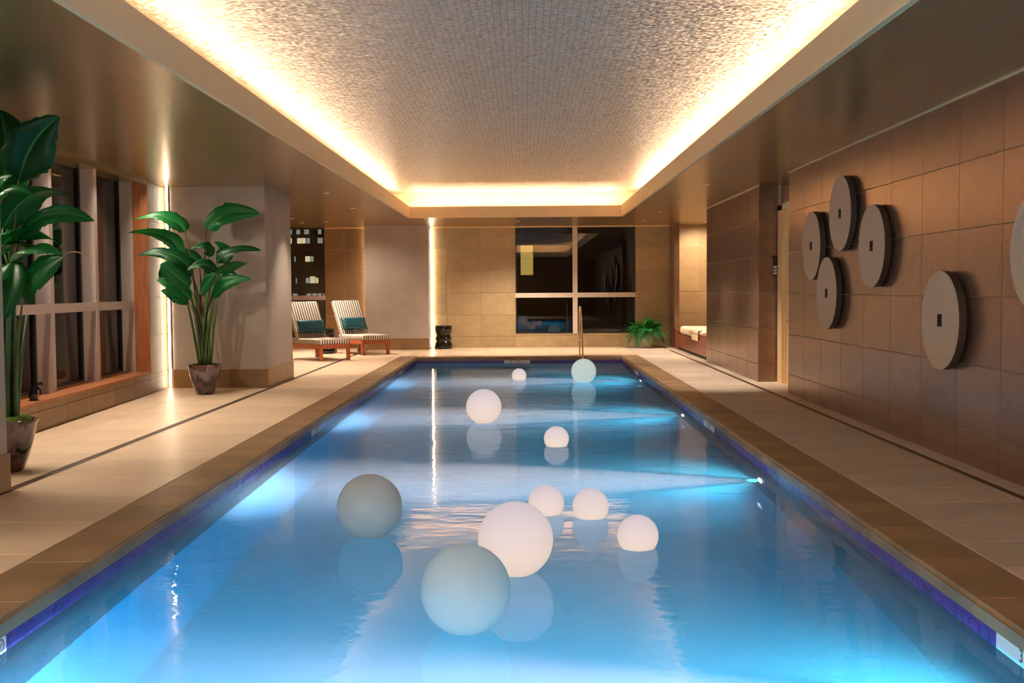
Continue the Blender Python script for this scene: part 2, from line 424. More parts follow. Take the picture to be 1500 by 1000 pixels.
# ------------------------------------------------------------------ mesh helpers
class MB:
    def __init__(s): s.v = []; s.f = []; s.uv = None
    def box(s, lo, hi):
        b = len(s.v); (x0, y0, z0), (x1, y1, z1) = lo, hi
        s.v += [(x0, y0, z0), (x1, y0, z0), (x1, y1, z0), (x0, y1, z0), (x0, y0, z1), (x1, y0, z1), (x1, y1, z1), (x0, y1, z1)]
        s.f += [(b, b + 3, b + 2, b + 1), (b + 4, b + 5, b + 6, b + 7), (b, b + 1, b + 5, b + 4), (b + 1, b + 2, b + 6, b + 5), (b + 2, b + 3, b + 7, b + 6), (b + 3, b, b + 4, b + 7)]
        return s
    def hexa(s, p):          # eight corners, bottom four then top four
        b = len(s.v); s.v += [tuple(q) for q in p]
        s.f += [(b, b + 3, b + 2, b + 1), (b + 4, b + 5, b + 6, b + 7), (b, b + 1, b + 5, b + 4), (b + 1, b + 2, b + 6, b + 5), (b + 2, b + 3, b + 7, b + 6), (b + 3, b, b + 4, b + 7)]
        return s
    def poly(s, pts):
        b = len(s.v); s.v += [tuple(q) for q in pts]; s.f.append(tuple(range(b, b + len(pts)))); return s
    def lathe(s, prof, n=24, c=(0, 0, 0), close=True):
        b = len(s.v); k = len(prof)
        for i in range(n):
            a = 2 * PI * i / n
            for (rr, z) in prof: s.v.append((c[0] + rr * math.cos(a), c[1] + rr * math.sin(a), c[2] + z))
        for i in range(n):
            j = (i + 1) % n
            for q in range(k - 1): s.f.append((b + i * k + q, b + j * k + q, b + j * k + q + 1, b + i * k + q + 1))
        if close:
            s.f.append(tuple(b + (n - 1 - i) * k for i in range(n)))
            s.f.append(tuple(b + i * k + k - 1 for i in range(n)))
        return s
    def tube(s, pts, rad, n=8):
        pts = [Vector(p) for p in pts]; b = len(s.v); m = len(pts)
        ref = Vector((0.31, 0.17, 0.93))
        for i, p in enumerate(pts):
            T = (pts[min(i + 1, m - 1)] - pts[max(i - 1, 0)]).normalized()
            A = T.cross(ref)
            if A.length < 1e-3: A = T.cross(Vector((1, 0, 0)))
            A.normalize(); B = T.cross(A)
            rr = rad[i] if isinstance(rad, (list, tuple)) else rad
            for k in range(n):
                a = 2 * PI * k / n; s.v.append(tuple(p + A * (rr * math.cos(a)) + B * (rr * math.sin(a))))
        for i in range(m - 1):
            for k in range(n):
                l = (k + 1) % n
                s.f.append((b + i * n + k, b + i * n + l, b + (i + 1) * n + l, b + (i + 1) * n + k))
        s.f.append(tuple(b + n - 1 - k for k in range(n))); s.f.append(tuple(b + (m - 1) * n + k for k in range(n)))
        return s
    def mesh(s, name, mat, smooth=False):
        me = bpy.data.meshes.new(name); me.from_pydata(s.v, [], s.f); me.update()
        bm = bmesh.new(); bm.from_mesh(me); bmesh.ops.recalc_face_normals(bm, faces=bm.faces); bm.to_mesh(me); bm.free()
        if mat: me.materials.append(mat)
        if smooth:
            for p in me.polygons: p.use_smooth = True
            if smooth != 'all': me.set_sharp_from_angle(angle=math.radians(40))
        return me
    def obj(s, name, mat, parent=None, smooth=False, loc=None):
        return link(name, s.mesh(name, mat, smooth), parent, loc)
def link(name, me, parent=None, loc=None):
    o = bpy.data.objects.new(name, me); COL.objects.link(o)
    if parent: o.parent = parent
    if loc is not None: o.location = loc
    return o
def tag(o, label, cat, group=None):
    o['label'] = label; o['category'] = cat
    if group: o['group'] = group
    return o
def thing(name, label, cat, loc=(0, 0, 0), rz=0, group=None):
    o = bpy.data.objects.new(name, None); COL.objects.link(o); o.location = loc; o.rotation_euler = (0, 0, rz)
    o.empty_display_size = 0.1
    return tag(o, label, cat, group)
def struct(o):
    o['kind'] = 'structure'; return o
def rbox(sx, sy, sz, rad, seg=3, c=(0, 0, 0), puff=0):
    bm = bmesh.new(); bmesh.ops.create_cube(bm, size=1)
    bmesh.ops.scale(bm, vec=(sx, sy, sz), verts=bm.verts)
    bmesh.ops.bevel(bm, geom=list(bm.edges), offset=rad, segments=seg, profile=0.5, affect='EDGES')
    bmesh.ops.translate(bm, vec=c, verts=bm.verts)
    me = bpy.data.meshes.new('rounded'); bm.to_mesh(me); bm.free()
    return me
def rb(name, mat, parent, sx, sy, sz, rad, c=(0, 0, 0), seg=3, smooth=True):
    me = rbox(sx, sy, sz, rad, seg, c); me.name = name; me.materials.append(mat)
    if smooth:
        for p in me.polygons: p.use_smooth = True
        me.set_sharp_from_angle(angle=math.radians(35))
    return link(name, me, parent)

_tc = {}
def tiles(parent, org, uu, vv, us, vsq, mat, depth=0.012, gap=0.006, name='tile', skip=None):
    """tiles laid on a plane: org + uu*u + vv*v, proud along uu x vv"""
    uu = Vector(uu).normalized(); vv = Vector(vv).normalized(); nn = uu.cross(vv)
    for i in range(len(us) - 1):
        for j in range(len(vsq) - 1):
            du, dv = us[i + 1] - us[i], vsq[j + 1] - vsq[j]
            cu, cv = (us[i + 1] + us[i]) / 2, (vsq[j + 1] + vsq[j]) / 2
            if skip and skip(cu, cv): continue
            if du < 0.03 or dv < 0.03: continue
            key = (round(du, 3), round(dv, 3), depth, gap, mat.name)
            if key not in _tc:
                a, b = du / 2 - gap / 2, dv / 2 - gap / 2; e = 0.0025
                m = MB()
                m.v = [(-a, -b, 0), (a, -b, 0), (a, b, 0), (-a, b, 0), (-a, -b, depth - e), (a, -b, depth - e), (a, b, depth - e), (-a, b, depth - e),
                       (-a + e, -b + e, depth), (a - e, -b + e, depth), (a - e, b - e, depth), (-a + e, b - e, depth)]
                m.f = [(8, 9, 10, 11)] + [(k, (k + 1) % 4, 4 + (k + 1) % 4, 4 + k) for k in range(4)] + [(4 + k, 4 + (k + 1) % 4, 8 + (k + 1) % 4, 8 + k) for k in range(4)]
                _tc[key] = m.mesh(name, mat)
            o = link(name, _tc[key], parent)
            p = Vector(org) + uu * cu + vv * cv
            o.matrix_local = Matrix(((uu.x, vv.x, nn.x, p.x), (uu.y, vv.y, nn.y, p.y), (uu.z, vv.z, nn.z, p.z), (0, 0, 0, 1)))
def cuts(a, b, step, phase):
    """edges from a to b with joints at phase + k*step"""
    out = [a]; k = math.floor((a - phase) / step) + 1
    while phase + k * step < b - 0.02:
        if phase + k * step > a + 0.02: out.append(phase + k * step)
        k += 1
    return out + [b]
ROWS = [0.0, 0.295, 0.88, 1.475, 2.07, 2.66, H_C]

# ================================================================== FLOOR
CXL, CXR, CY0, CY1 = PXL - CW, PXR + CW, PY0 - CW, PY1 + CW
fl = MB()
fl.box((-7.2, YN, -0.12), (CXL, YB + 0.2, -0.016)).box((CXR, YN, -0.12), (6.2, YB + 0.2, -0.016))
fl.box((CXL, YN, -0.12), (CXR, CY0, -0.016)).box((CXL, CY1, -0.12), (CXR, YB + 0.2, -0.016))
floor = struct(fl.obj('floor', M['grout_floor']))
SLX0, SLX1 = -4.155, -4.065      # left dark strip
SRX0, SRX1 = 3.655, 3.73         # right dark strip
ycuts = cuts(YN, YB, 0.92, 8.3)
tiles(floor, (0, 0, -0.016), (1, 0, 0), (0, 1, 0), [SLX1, CXL], ycuts, M['slab_left'], 0.016, 0.004, 'paving_slab')
tiles(floor, (0, 0, -0.016), (1, 0, 0), (0, 1, 0), [-5.08, SLX0], cuts(YN, YB, 0.92, 8.75), M['slab_left'], 0.016, 0.004, 'paving_slab')
tiles(floor, (0, 0, -0.016), (1, 0, 0), (0, 1, 0), [-7.0, -6.0, -5.08], cuts(YN, YB, 0.92, 8.3), M['slab_left'], 0.016, 0.004, 'paving_slab')
tiles(floor, (0, 0, -0.016), (1, 0, 0), (0, 1, 0), [CXR, SRX0], cuts(YN, YB, 0.61, 7.9), M['slab_right'], 0.016, 0.004, 'paving_slab')
tiles(floor, (0, 0, -0.016), (1, 0, 0), (0, 1, 0), [SRX1, 4.6], cuts(YN, YB, 1.22, 7.9), M['slab_right'], 0.016, 0.003, 'paving_slab')
bx = cuts(CXL, CXR, 0.92, 0.0)
tiles(floor, (0, 0, -0.016), (1, 0, 0), (0, 1, 0), bx, [CY1, CY1 + 0.92, CY1 + 1.84, CY1 + 2.76, YB], M['slab_left'], 0.016, 0.004, 'paving_slab')
tiles(floor, (0, 0, -0.016), (1, 0, 0), (0, 1, 0), bx, [YN, -2, 0, CY0], M['slab_left'], 0.016, 0.004, 'paving_slab')
struct(MB().box((SLX0 + 0.003, YN, -0.016), (SLX1 - 0.003, YB - 1.2, -0.003)).obj('trim_1', M['dark_strip']))
struct(MB().box((SRX0 + 0.003, YN, -0.016), (SRX1 - 0.003, 27.6, -0.003)).obj('trim_2', M['dark_strip']))

# ================================================================== POOL
pool = thing('swimming_pool', 'long blue lap pool edged with brown stone coping and a violet tile waterline', 'pool', (0, 0, 0))
b = MB()
t_ = 0.2
b.box((PXL - t_, PY0 - t_, POOL_Z - t_), (PXR + t_, PY1 + t_, POOL_Z))
b.box((PXL - t_, PY0 - t_, POOL_Z), (PXL, PY1 + t_, -0.085)).box((PXR, PY0 - t_, POOL_Z), (PXR + t_, PY1 + t_, -0.085))
b.box((PXL, PY0 - t_, POOL_Z), (PXR, PY0, -0.085)).box((PXL, PY1, POOL_Z), (PXR, PY1 + t_, -0.085))
for sx, xw in ((1, PXL),):            # rounded foot of the left wall
    R_ = 0.42; arc = [(xw + sx * (R_ - R_ * math.sin(q * PI / 20)), POOL_Z + R_ - R_ * math.cos(q * PI / 20)) for q in range(11)]
    for (xa, za), (xb_, zb_) in zip(arc, arc[1:]):
        b.hexa([(xw, PY0, POOL_Z), (xa, PY0, za), (xa, PY1, za), (xw, PY1, POOL_Z), (xw, PY0, POOL_Z + 0.001), (xb_, PY0, zb_), (xb_, PY1, zb_), (xw, PY1, POOL_Z + 0.001)])
b.obj('basin', M['basin'], pool)
# entry steps in the far right corner
for k in range(5):
    rb('step', M['basin'], pool, 2.15, 0.36 * (5 - k), 0.2, 0.02, (PXR - 2.15 / 2 + 0.0, PY1 - 0.36 * (5 - k) / 2, POOL_Z + 0.1 + 0.2 * k), 2)
    MB().box((PXR - 2.15, PY1 - 0.36 * (5 - k) - 0.004, POOL_Z + 0.2 * k + 0.10), (PXR, PY1 - 0.36 * (5 - k) + 0.06, POOL_Z + 0.2 * k + 0.203)).obj('step_nosing', M['marker'], pool)
# water
wm = MB().box((PXL + 0.001, PY0 + 0.001, POOL_Z + 0.001), (PXR - 0.001, PY1 - 0.001, WZ))
water = wm.obj('water', M['water'], pool)
# coping stones
def stone(L):
    bm = bmesh.new(); bmesh.ops.create_cube(bm, size=1)
    bmesh.ops.scale(bm, vec=(CW, L - 0.006, 0.085), verts=bm.verts)
    bmesh.ops.bevel(bm, geom=[e for e in bm.edges if all(v.co.x > 0 for v in e.verts) and abs(e.verts[0].co.y - e.verts[1].co.y) > 0.1 and e.verts[0].co.z > 0], offset=0.022, segments=3, affect='EDGES')
    bmesh.ops.bevel(bm, geom=[e for e in bm.edges if e.calc_length() > 0.2 and abs(e.verts[0].co.x - e.verts[1].co.x) > 0.2], offset=0.004, segments=1, affect='EDGES')
    me = bpy.data.meshes.new('coping_stone'); bm.to_mesh(me); bm.free(); me.materials.append(M['coping'])
    return me
SP = 0.815
st = stone(SP)
k = 0
y = 7.9 - SP * 7
while y < CY1 - 0.1:
    L = min(SP, CY1 - y)
    me = st if L > SP - 0.01 else stone(L)
    jit = 0.002 * random.uniform(-1, 1)
    link('coping_stone', me, pool, (PXL - CW / 2 + 0.012 + jit, y + L / 2, -0.0425))
    o = link('coping_stone', me, pool, (PXR + CW / 2 - 0.012 + jit, y + L / 2, -0.0425)); o.rotation_euler = (0, 0, PI)
    y += SP
n_ = 6; Lx = (PXR - PXL - 0.02) / n_
sx = stone(Lx)
for i in range(n_):
    for yy, rz in ((PY1 + CW / 2 - 0.012, -PI / 2), (PY0 - CW / 2 + 0.012, PI / 2)):
        o = link('coping_stone', sx, pool, (PXL + 0.01 + Lx * (i + 0.5), yy, -0.0425)); o.rotation_euler = (0, 0, rz)
# violet mosaic on the waterline: too small to pick apart -> one part
ms = MB(); gr = MB()
pit = 0.027
MARK_L = [(4.55, 5.19), (12.85, 13.45), (22.0, 22.6)]; MARK_R = [(4.45, 5.18), (12.95, 13.7), (21.6, 22.3)]
for X, sgn, marks in ((PXL, 1, MARK_L), (PXR, -1, MARK_R)):
    y = 3.2
    while y < PY1 - 0.03:
        if not any(a - 0.02 < y < c for a, c in marks):
            for z0, z1 in ((-0.108, -0.088), (-0.19, -0.111)):
                xa, xb = sorted((X + sgn * 0.002, X + sgn * 0.009))
                ms.box((xa, y + 0.0015, z0), (xb, y + pit - 0.0025, z1))
        y += pit
    xa, xb = sorted((X - sgn * 0.01, X + sgn * 0.005))
    gr.box((xa, PY0, -0.195), (xb, PY1, -0.086))
x = PXL + 0.01
while x < PXR - 0.03:
    if not (-0.47 < x < 0.13):
        for z0, z1 in ((-0.108, -0.088), (-0.19, -0.111)): ms.box((x + 0.0015, PY1 - 0.009, z0), (x + pit - 0.0025, PY1 - 0.002, z1))
    x += pit
gr.box((PXL, PY1 - 0.005, -0.195), (PXR, PY1 + 0.01, -0.086))
o = ms.obj('waterline_mosaic', M['mosaic'], pool); o['kind'] = 'stuff'
gr.obj('mosaic_grout', M['mosaic_grout'], pool)
# depth markers
def text_obj(name, body, size, mat, parent, mtx):
    cu = bpy.data.curves.new(name, 'FONT'); cu.body = body; cu.size = size; cu.extrude = 0.0008; cu.align_x = 'CENTER'; cu.align_y = 'CENTER'
    tmp = bpy.data.objects.new(name, cu); COL.objects.link(tmp)
    me = bpy.data.meshes.new_from_object(tmp.evaluated_get(bpy.context.evaluated_depsgraph_get()))
    bpy.data.objects.remove(tmp); me.materials.clear(); me.materials.append(mat)
    o = link(name, me, parent); o.matrix_local = mtx; o['kind'] = 'stuff'
    return o
def basis(xa, ya, p):
    xa = Vector(xa); ya = Vector(ya); za = xa.cross(ya)
    return Matrix(((xa.x, ya.x, za.x, p[0]), (xa.y, ya.y, za.y, p[1]), (xa.z, ya.z, za.z, p[2]), (0, 0, 0, 1)))
zc = -0.118
for y0, y1 in MARK_R:
    p = MB().box((PXR - 0.012, y0, -0.19), (PXR, y1, -0.087)).obj('depth_marker', M['marker'], pool)
    text_obj('depth_lettering', '3 \u00bd FT', 0.085, M['ink'], p, basis((0, -1, 0), (0, 0, 1), (PXR - 0.0125, (y0 + y1) / 2, zc)))
for i, (y0, y1) in enumerate(MARK_L):
    p = MB().box((PXL, y0, -0.19), (PXL + 0.012, y1, -0.087)).obj('depth_marker', M['marker'], pool)
    if i == 0:
        ring = MB(); c0 = Vector((PXL + 0.0125, y1 - 0.055, -0.124))
        N = 28
        for a in range(N):
            p0, p1 = 2 * PI * a / N, 2 * PI * (a + 1) / N
            q = [c0 + Vector((0, math.cos(g) * rr, math.sin(g) * rr)) for g, rr in ((p0, .027), (p1, .027), (p1, .035), (p0, .035))]
            ring.hexa(q + [v + Vector((0.001, 0, 0)) for v in q])
        d = Vector((0, 0.7071, 0.7071)); e = Vector((0, -0.7071, 0.7071))
        q = [c0 + d * 0.028 + e * 0.003, c0 + d * 0.028 - e * 0.003, c0 - d * 0.028 - e * 0.003, c0 - d * 0.028 + e * 0.003]
        ring.hexa(q + [v + Vector((0.001, 0, 0)) for v in q])
        ring.obj('no_diving_ring', M['red'], p)
        text_obj('depth_lettering', '3 \u00bd FT', 0.085, M['ink'], p, basis((0, 1, 0), (0, 0, 1), (PXL + 0.0125, y0 + 0.26, zc)))
    else:
        text_obj('depth_lettering', '3 \u00bd FT', 0.085, M['ink'], p, basis((0, 1, 0), (0, 0, 1), (PXL + 0.0125, (y0 + y1) / 2, zc)))
p = MB().box((-0.46, PY1 - 0.012, -0.19), (0.13, PY1, -0.087)).obj('depth_marker', M['marker'], pool)
text_obj('depth_lettering', '3 \u00bd FT', 0.085, M['ink'], p, basis((1, 0, 0), (0, 0, 1), (-0.2, PY1 - 0.0125, zc)))
# underwater lamp fixtures
for i, y in enumerate(POOL_LAMPS):
    t = MB().lathe([(0.0, 0), (0.125, 0), (0.135, 0.012), (0.12, 0.024), (0.095, 0.026)], 24).obj('pool_light', M['chrome'], None, True)
    t.matrix_world = basis((0, 1, 0), (0, 0, 1), (PXR - 0.001, y, PLZ)) @ Matrix.Rotation(PI, 4, 'X')
    tag(t, ['round underwater lamp in the right pool wall, beside the small ball nearest the camera',
            'round underwater lamp glowing in the pool wall below the large low wall disc',
            'round underwater lamp in the pool wall opposite the doorway',
            'farthest round underwater lamp, in the pool wall near the entry steps'][i], 'lamp', 'underwater lamps of the pool')
    MB().lathe([(0.0, 0.024), (0.06, 0.032), (0.092, 0.026)], 20, close=False).obj('lens', M['pool_lens'], t, True)

# ================================================================== CEILING
c = MB()
XLC, XRC = -7.2, 6.2
c.box((XLC, YN, H_C), (TXL - 0.05, YB + 0.2, H_C + 0.08)).box((TXR + 0.05, YN, H_C), (XRC, YB + 0.2, H_C + 0.08))
c.box((TXL - 0.05, YN, H_C), (TXR + 0.05, TY0 - 0.05, H_C + 0.08)).box((TXL - 0.05, TY1 + 0.05, H_C), (TXR + 0.05, YB + 0.2, H_C + 0.08))
ceil = struct(c.obj('ceiling', M['soffit']))
# fascia of the tray (four mitred boards)
FT = 3.508
for i, (lo, hi) in enumerate((((TXL - 0.05, TY0 - 0.05, H_C - 0.004), (TXL, TY1 + 0.05, FT)), ((TXR, TY0 - 0.05, H_C - 0.004), (TXR + 0.05, TY1 + 0.05, FT)),
                              ((TXL, TY1, H_C - 0.004), (TXR, TY1 + 0.05, FT)), ((TXL, TY0 - 0.05, H_C - 0.004), (TXR, TY0, FT)))):
    struct(MB().box(lo, hi).obj('trim_%d' % (i + 3), M['cream']))
# outer cheeks of the cove
ck = MB(); o_ = 0.62
ck.box((TXL - o_ - 0.05, TY0 - o_, H_C + 0.08), (TXL - o_, TY1 + o_, TZ + 0.05)).box((TXR + o_, TY0 - o_, H_C + 0.08), (TXR + o_ + 0.05, TY1 + o_, TZ + 0.05))
ck.box((TXL - o_, TY1 + o_, H_C + 0.08), (TXR + o_, TY1 + o_ + 0.05, TZ + 0.05)).box((TXL - o_, TY0 - o_ - 0.05, H_C + 0.08), (TXR + o_, TY0 - o_, TZ + 0.05))
struct(ck.obj('trim_7', M['cream']))
# tray ceiling: mosaic panels across the pool
up = struct(MB().box((TXL - o_, TY0 - o_, TZ + 0.012), (TXR + o_, TY1 + o_, TZ + 0.06)).obj('ceiling_tray', M['grout_dark']))
pj = [TY0 - o_, 4.4, 7.9, 11.4, 14.9, 18.5, 22.0, TY1 + o_]
for i in range(len(pj) - 1):
    MB().box((TXL - o_ + 0.002, pj[i] + 0.004, TZ), (TXR + o_ - 0.002, pj[i + 1] - 0.004, TZ + 0.012)).obj('ceiling_panel', M['tray'], up)

# ================================================================== RIGHT WALL
wr = MB()
wr.box((XR + 0.012, YN, 0), (XR + 0.25, 16.1, H_C))                       # long wall
wr.box((XR + 0.25, 15.9, 0), (4.6, 16.1, H_C))                            # near return of the recess
wr.box((XR + 0.012, 18.162, 0), (4.6, 18.4, H_C)).box((XR + 0.012, 18.4, 0), (XR + 0.2, 23.3, H_C))
wr.box((XR + 0.012, 23.2, 0), (5.9, 23.3, H_C)).box((5.8, 23.3, 0), (5.9, YB + 0.2, H_C))
wall_r = struct(wr.obj('wall_right', M['grout']))
rw_y = cuts(5.0, 16.1, 0.9, 8.936)
# u runs toward the camera so that u x v points into the room
def flip(a): return [-q for q in reversed(a)]
tiles(wall_r, (XR + 0.012, 0, 0), (0, -1, 0), (0, 0, 1), flip(rw_y), ROWS, M['tile_dark'], 0.012, 0.006)
tiles(wall_r, (XR + 0.012, 0, 0), (0, -1, 0), (0, 0, 1), flip(cuts(18.15, 23.3, 0.9, 18.15)), ROWS, M['tile_dark'], 0.012, 0.008)
tiles(wall_r, (0, 18.162, 0), (1, 0, 0), (0, 0, 1), [XR, 4.21], ROWS, M['tile_dark'], 0.012, 0.007)
tiles(wall_r, (0, 16.1, 0), (-1, 0, 0), (0, 0, 1), [-4.21, -XR], ROWS, M['tile_dark'], 0.012, 0.007)
MB().box((XR, YN, 0), (XR + 0.012, 5.0, H_C)).obj('tile_field', M['tile_dark'], wall_r)
struct(MB().box((XR - 0.012, YN, H_C - 0.02), (XR + 0.02, 16.1, H_C)).obj('trim_8', M['cream']))
struct(MB().box((XR - 0.012, 18.15, H_C - 0.02), (XR + 0.02, 23.3, H_C)).obj('trim_9', M['cream']))
# door in the recess
door = struct(MB().box((4.27, 16.3, 0.005), (4.32, 17.78, 2.82)).obj('door_1', M['cream']))
MB().box((4.19, 17.80, 0), (4.30, 18.09, 2.90)).box((4.19, 16.1, 2.82), (4.30, 18.09, 2.92)).obj('door_frame', M['cream'], door)
MB().box((4.235, 17.76, 0), (4.29, 17.82, 2.84)).obj('door_stop', M['cream'], door)
MB().tube([(4.27, 17.6, 1.02), (4.22, 17.6, 1.02), (4.215, 17.48, 1.02)], 0.011, 8).obj('door_handle', M['chrome'], door, True)
struct(MB().box((4.26, 16.1, 2.92), (4.34, 18.15, H_C)).box((4.33, 16.1, 0), (4.4, 18.15, 2.92)).obj('wall_recess', M['tile_dark']))
# control plate
sw = thing('wall_control', 'small dark control plate with pale buttons beside the door frame', 'switch', (4.16, 18.148, 1.92))
MB().box((-0.045, -0.010, -0.17), (0.045, 0.001, 0.17)).obj('plate', M['plate'], sw)
MB().box((-0.034, -0.014, 0.03), (0.034, -0.009, 0.14)).obj('display', M['black_gloss'], sw)
for k in range(3): MB().box((-0.028, -0.016, -0.14 + 0.052 * k), (0.028, -0.009, -0.105 + 0.052 * k)).obj('button', M['marker'], sw)

# ================================================================== FAR WALL
WX0, WX1, WZ0, WZ1 = -0.22, 3.015, 0.36, 3.245
wb = MB()
T = 0.012
wb.box((-5.36, YB + T, 0), (WX0, YB + 0.25, H_C)).box((WX1, YB + T, 0), (5.9, YB + 0.25, H_C)).box((WX0, YB + T, 0), (WX1, YB + 0.25, WZ0))
wb.box((-7.2, YB + T, 0), (-6.36, YB + 0.25, H_C)).box((-6.36, YB + T, 0), (-5.36, YB + 0.25, 0.30))
wall_b = struct(wb.obj('wall_back', M['grout']))
tiles(wall_b, (0, YB + T, 0), (1, 0, 0), (0, 0, 1), cuts(-2.5, WX0, 0.92, -1.15), ROWS, M['tile_back'], T, 0.006)
tiles(wall_b, (0, YB + T, 0), (1, 0, 0), (0, 0, 1), cuts(WX0, WX1, 0.92, -0.1), [0, 0.295, WZ0], M['tile_back'], T, 0.006)
tiles(wall_b, (0, YB + T, 0), (1, 0, 0), (0, 0, 1), cuts(WX1, 3.93, 0.92, 3.93), ROWS, M['tile_back'], T, 0.006)
tiles(wall_b, (0, YB + T, 0), (1, 0, 0), (0, 0, 1), [4.06, 4.73, 5.65, 5.8], ROWS, M['tile_back'], T, 0.009)
tiles(wall_b, (0, YB + T, 0), (1, 0, 0), (0, 0, 1), [-5.36, -4.83, -3.9], ROWS, M['tile_base'], T, 0.010)
struct(MB().box((-2.5, YB - 0.012, H_C - 0.03), (3.93, YB + T, H_C)).obj('trim_10', M['cream']))
struct(MB().box((3.93, 28.55, 0), (4.06, YB + T, H_C)).obj('wall_niche_pier', M['tile_dark']))
# big window
def window(name, x0, x1, z0, z1, xm, zm, fw, mats, panes=True):
    fr = struct(MB().box((x0, YB + 0.02, z0), (x0 + fw * 0.3, YB + 0.16, z1)).box((x1 - fw * 0.3, YB + 0.02, z0), (x1, YB + 0.16, z1))
                .box((x0, YB + 0.02, z0), (x1, YB + 0.16, z0 + fw * 0.3)).box((x0, YB + 0.02, z1 - fw * 0.3), (x1, YB + 0.16, z1)).obj(name, mats[0]))
    if xm is not None: MB().box((xm - fw / 2, YB - 0.01, z0), (xm + fw / 2, YB + 0.14, z1)).obj('mullion', mats[1], fr)
    MB().box((x0, YB - 0.005, zm - fw / 2), (x1, YB + 0.14, zm + fw / 2)).obj('transom', mats[1], fr)
    xs = [x0, xm, x1] if xm is not None else [x0, x1]
    for a, bb in zip(xs, xs[1:]):
        for za, zb in ((z0, zm), (zm, z1)):
            MB().box((a, YB + 0.10, za), (bb, YB + 0.106, zb)).obj('pane', M['glass'], fr)
    return fr
window('window_1', WX0, WX1, WZ0, WZ1, 1.39, 1.395, 0.125, (M['frame_dark'], M['white_frame']))
window('window_2', -6.36, -5.36, 0.30, 3.25, None, 1.37, 0.115, (M['frame_dark'], M['fin']))

# ================================================================== COLUMNS
def column(name, x0, x1, y0, y1):
    o = struct(MB().box((x0, y0, 0.30), (x1, y1, H_C)).obj(name, M['plaster']))
    e = 0.018
    MB().box((x0 - e + 0.01, y0 - e + 0.01, 0), (x1 + e - 0.01, y1 + e - 0.01, 0.30)).obj('base_core', M['grout_dark'], o)
    tiles(o, (0, y0 - e + 0.012, 0), (1, 0, 0), (0, 0, 1), cuts(x0 - e, x1 + e, 0.92, x0), [0, 0.30], M['tile_base'], 0.012, 0.004)
    tiles(o, (x1 + e - 0.012, 0, 0), (0, 1, 0), (0, 0, 1), cuts(y0 - e, y1 + e, 0.92, y0 + 0.46), [0, 0.30], M['tile_base'], 0.012, 0.004)
    return o
column('column_1', -5.70, -4.17, 17.66, 19.6)
column('column_2', -5.55, -4.10, 6.75, 8.56)
column('column_3', -4.15, -2.50, 28.53, YB + T)
struct(MB().box((-4.19, YB - 0.012, H_C - 0.03), (-5.36, YB + T, H_C)).obj('trim_11', M['cream']))

# ================================================================== LEFT WALL AND WINDOWS
def LW(Y, d, z): return (W(Y) - d, Y, z)
def lbox(m, ya, yb, d0, d1, z0, z1):
    """box in the slanting frame of the left wall; d grows outward"""
    return m.hexa([LW(ya, d1, z0), LW(ya, d0, z0), LW(yb, d0, z0), LW(yb, d1, z0), LW(ya, d1, z1), LW(ya, d0, z1), LW(yb, d0, z1), LW(yb, d1, z1)])
YJ = 16.72
m = MB()
lbox(m, YN, YJ, 0.012, 0.5, 0, 0.30); lbox(m, YJ + 0.02, YB, 0.012, 0.6, 0, H_C); lbox(m, YN, 5.2, 0.012, 0.6, 0.30, H_C)
wall_l = struct(m.obj('wall_left', M['grout_dark']))
du = Vector((-0.0585, 1, 0)).normalized()
def lu(Y): return (Y - 11.92) * math.sqrt(1 + 0.0585 ** 2)
org = LW(11.92, 0.012, 0)
tiles(wall_l, org, du, (0, 0, 1), cuts(lu(5.2), lu(YJ), 0.92, 0.3), [0, 0.225, 0.30], M['tile_base'], 0.012, 0.004)
tiles(wall_l, org, du, (0, 0, 1), cuts(lu(YJ), lu(19.6), 0.62, lu(YJ + 0.005)), [0, 0.225] + ROWS[1:], M['tile_back'], 0.012, 0.005)
m = MB(); lbox(m, 19.6, YB, 0, 0.012, 0, H_C); m.obj('tile_field', M['tile_back'], wall_l)
win = struct(lbox(MB(), 5.2, YJ, 0.42, 0.50, 0.335, 0.375).obj('window_3', M['frame_dark']))
lbox(MB(), 5.2, YJ, -0.02, 0.50, 0.302, 0.337).obj('window_sill', M['wood_sill'], win)
lbox(MB(), YJ - 0.005, YJ + 0.02, -0.004, 0.235, 0.337, H_C).obj('window_jamb', M['wood_jamb'], win)
lbox(MB(), 5.2, YJ, 0.0, 0.04, 3.195, H_C).obj('window_head', M['soffit'], win)
lbox(MB(), 5.2, YJ, 0.235, 0.29, 1.31, 1.425).obj('transom', M['fin'], win)
FINS = [6.6, 8.27, 9.95, 11.62, 13.30, 14.97, YJ]
for y in FINS:
    lbox(MB(), y - (0.01 if y == YJ else 0), y + (0.019 if y == YJ else 0.115), 0.23, 0.47, 0.337, H_C).obj('fin', M['fin'], win)
for a, bb in zip(FINS, FINS[1:]):
    for z0, z1 in ((0.375, 1.365), (1.365, H_C)):
        p = lbox(MB(), a + 0.115, bb, 0.45, 0.456, z0, z1).obj('pane', M['glass'], win)
    fm = MB()
    lbox(fm, bb - 0.06, bb, 0.42, 0.49, 0.375, H_C); lbox(fm, a + 0.115, a + 0.14, 0.42, 0.49, 0.375, H_C); lbox(fm, a + 0.14, bb - 0.06, 0.42, 0.49, 1.335, 1.395)
    fm.obj('sash', M['frame_dark'], win)
# wall behind the camera
struct(MB().box((-7.2, YN - 0.2, 0), (6.2, YN, H_C)).obj('wall_near', M['tile_back']))

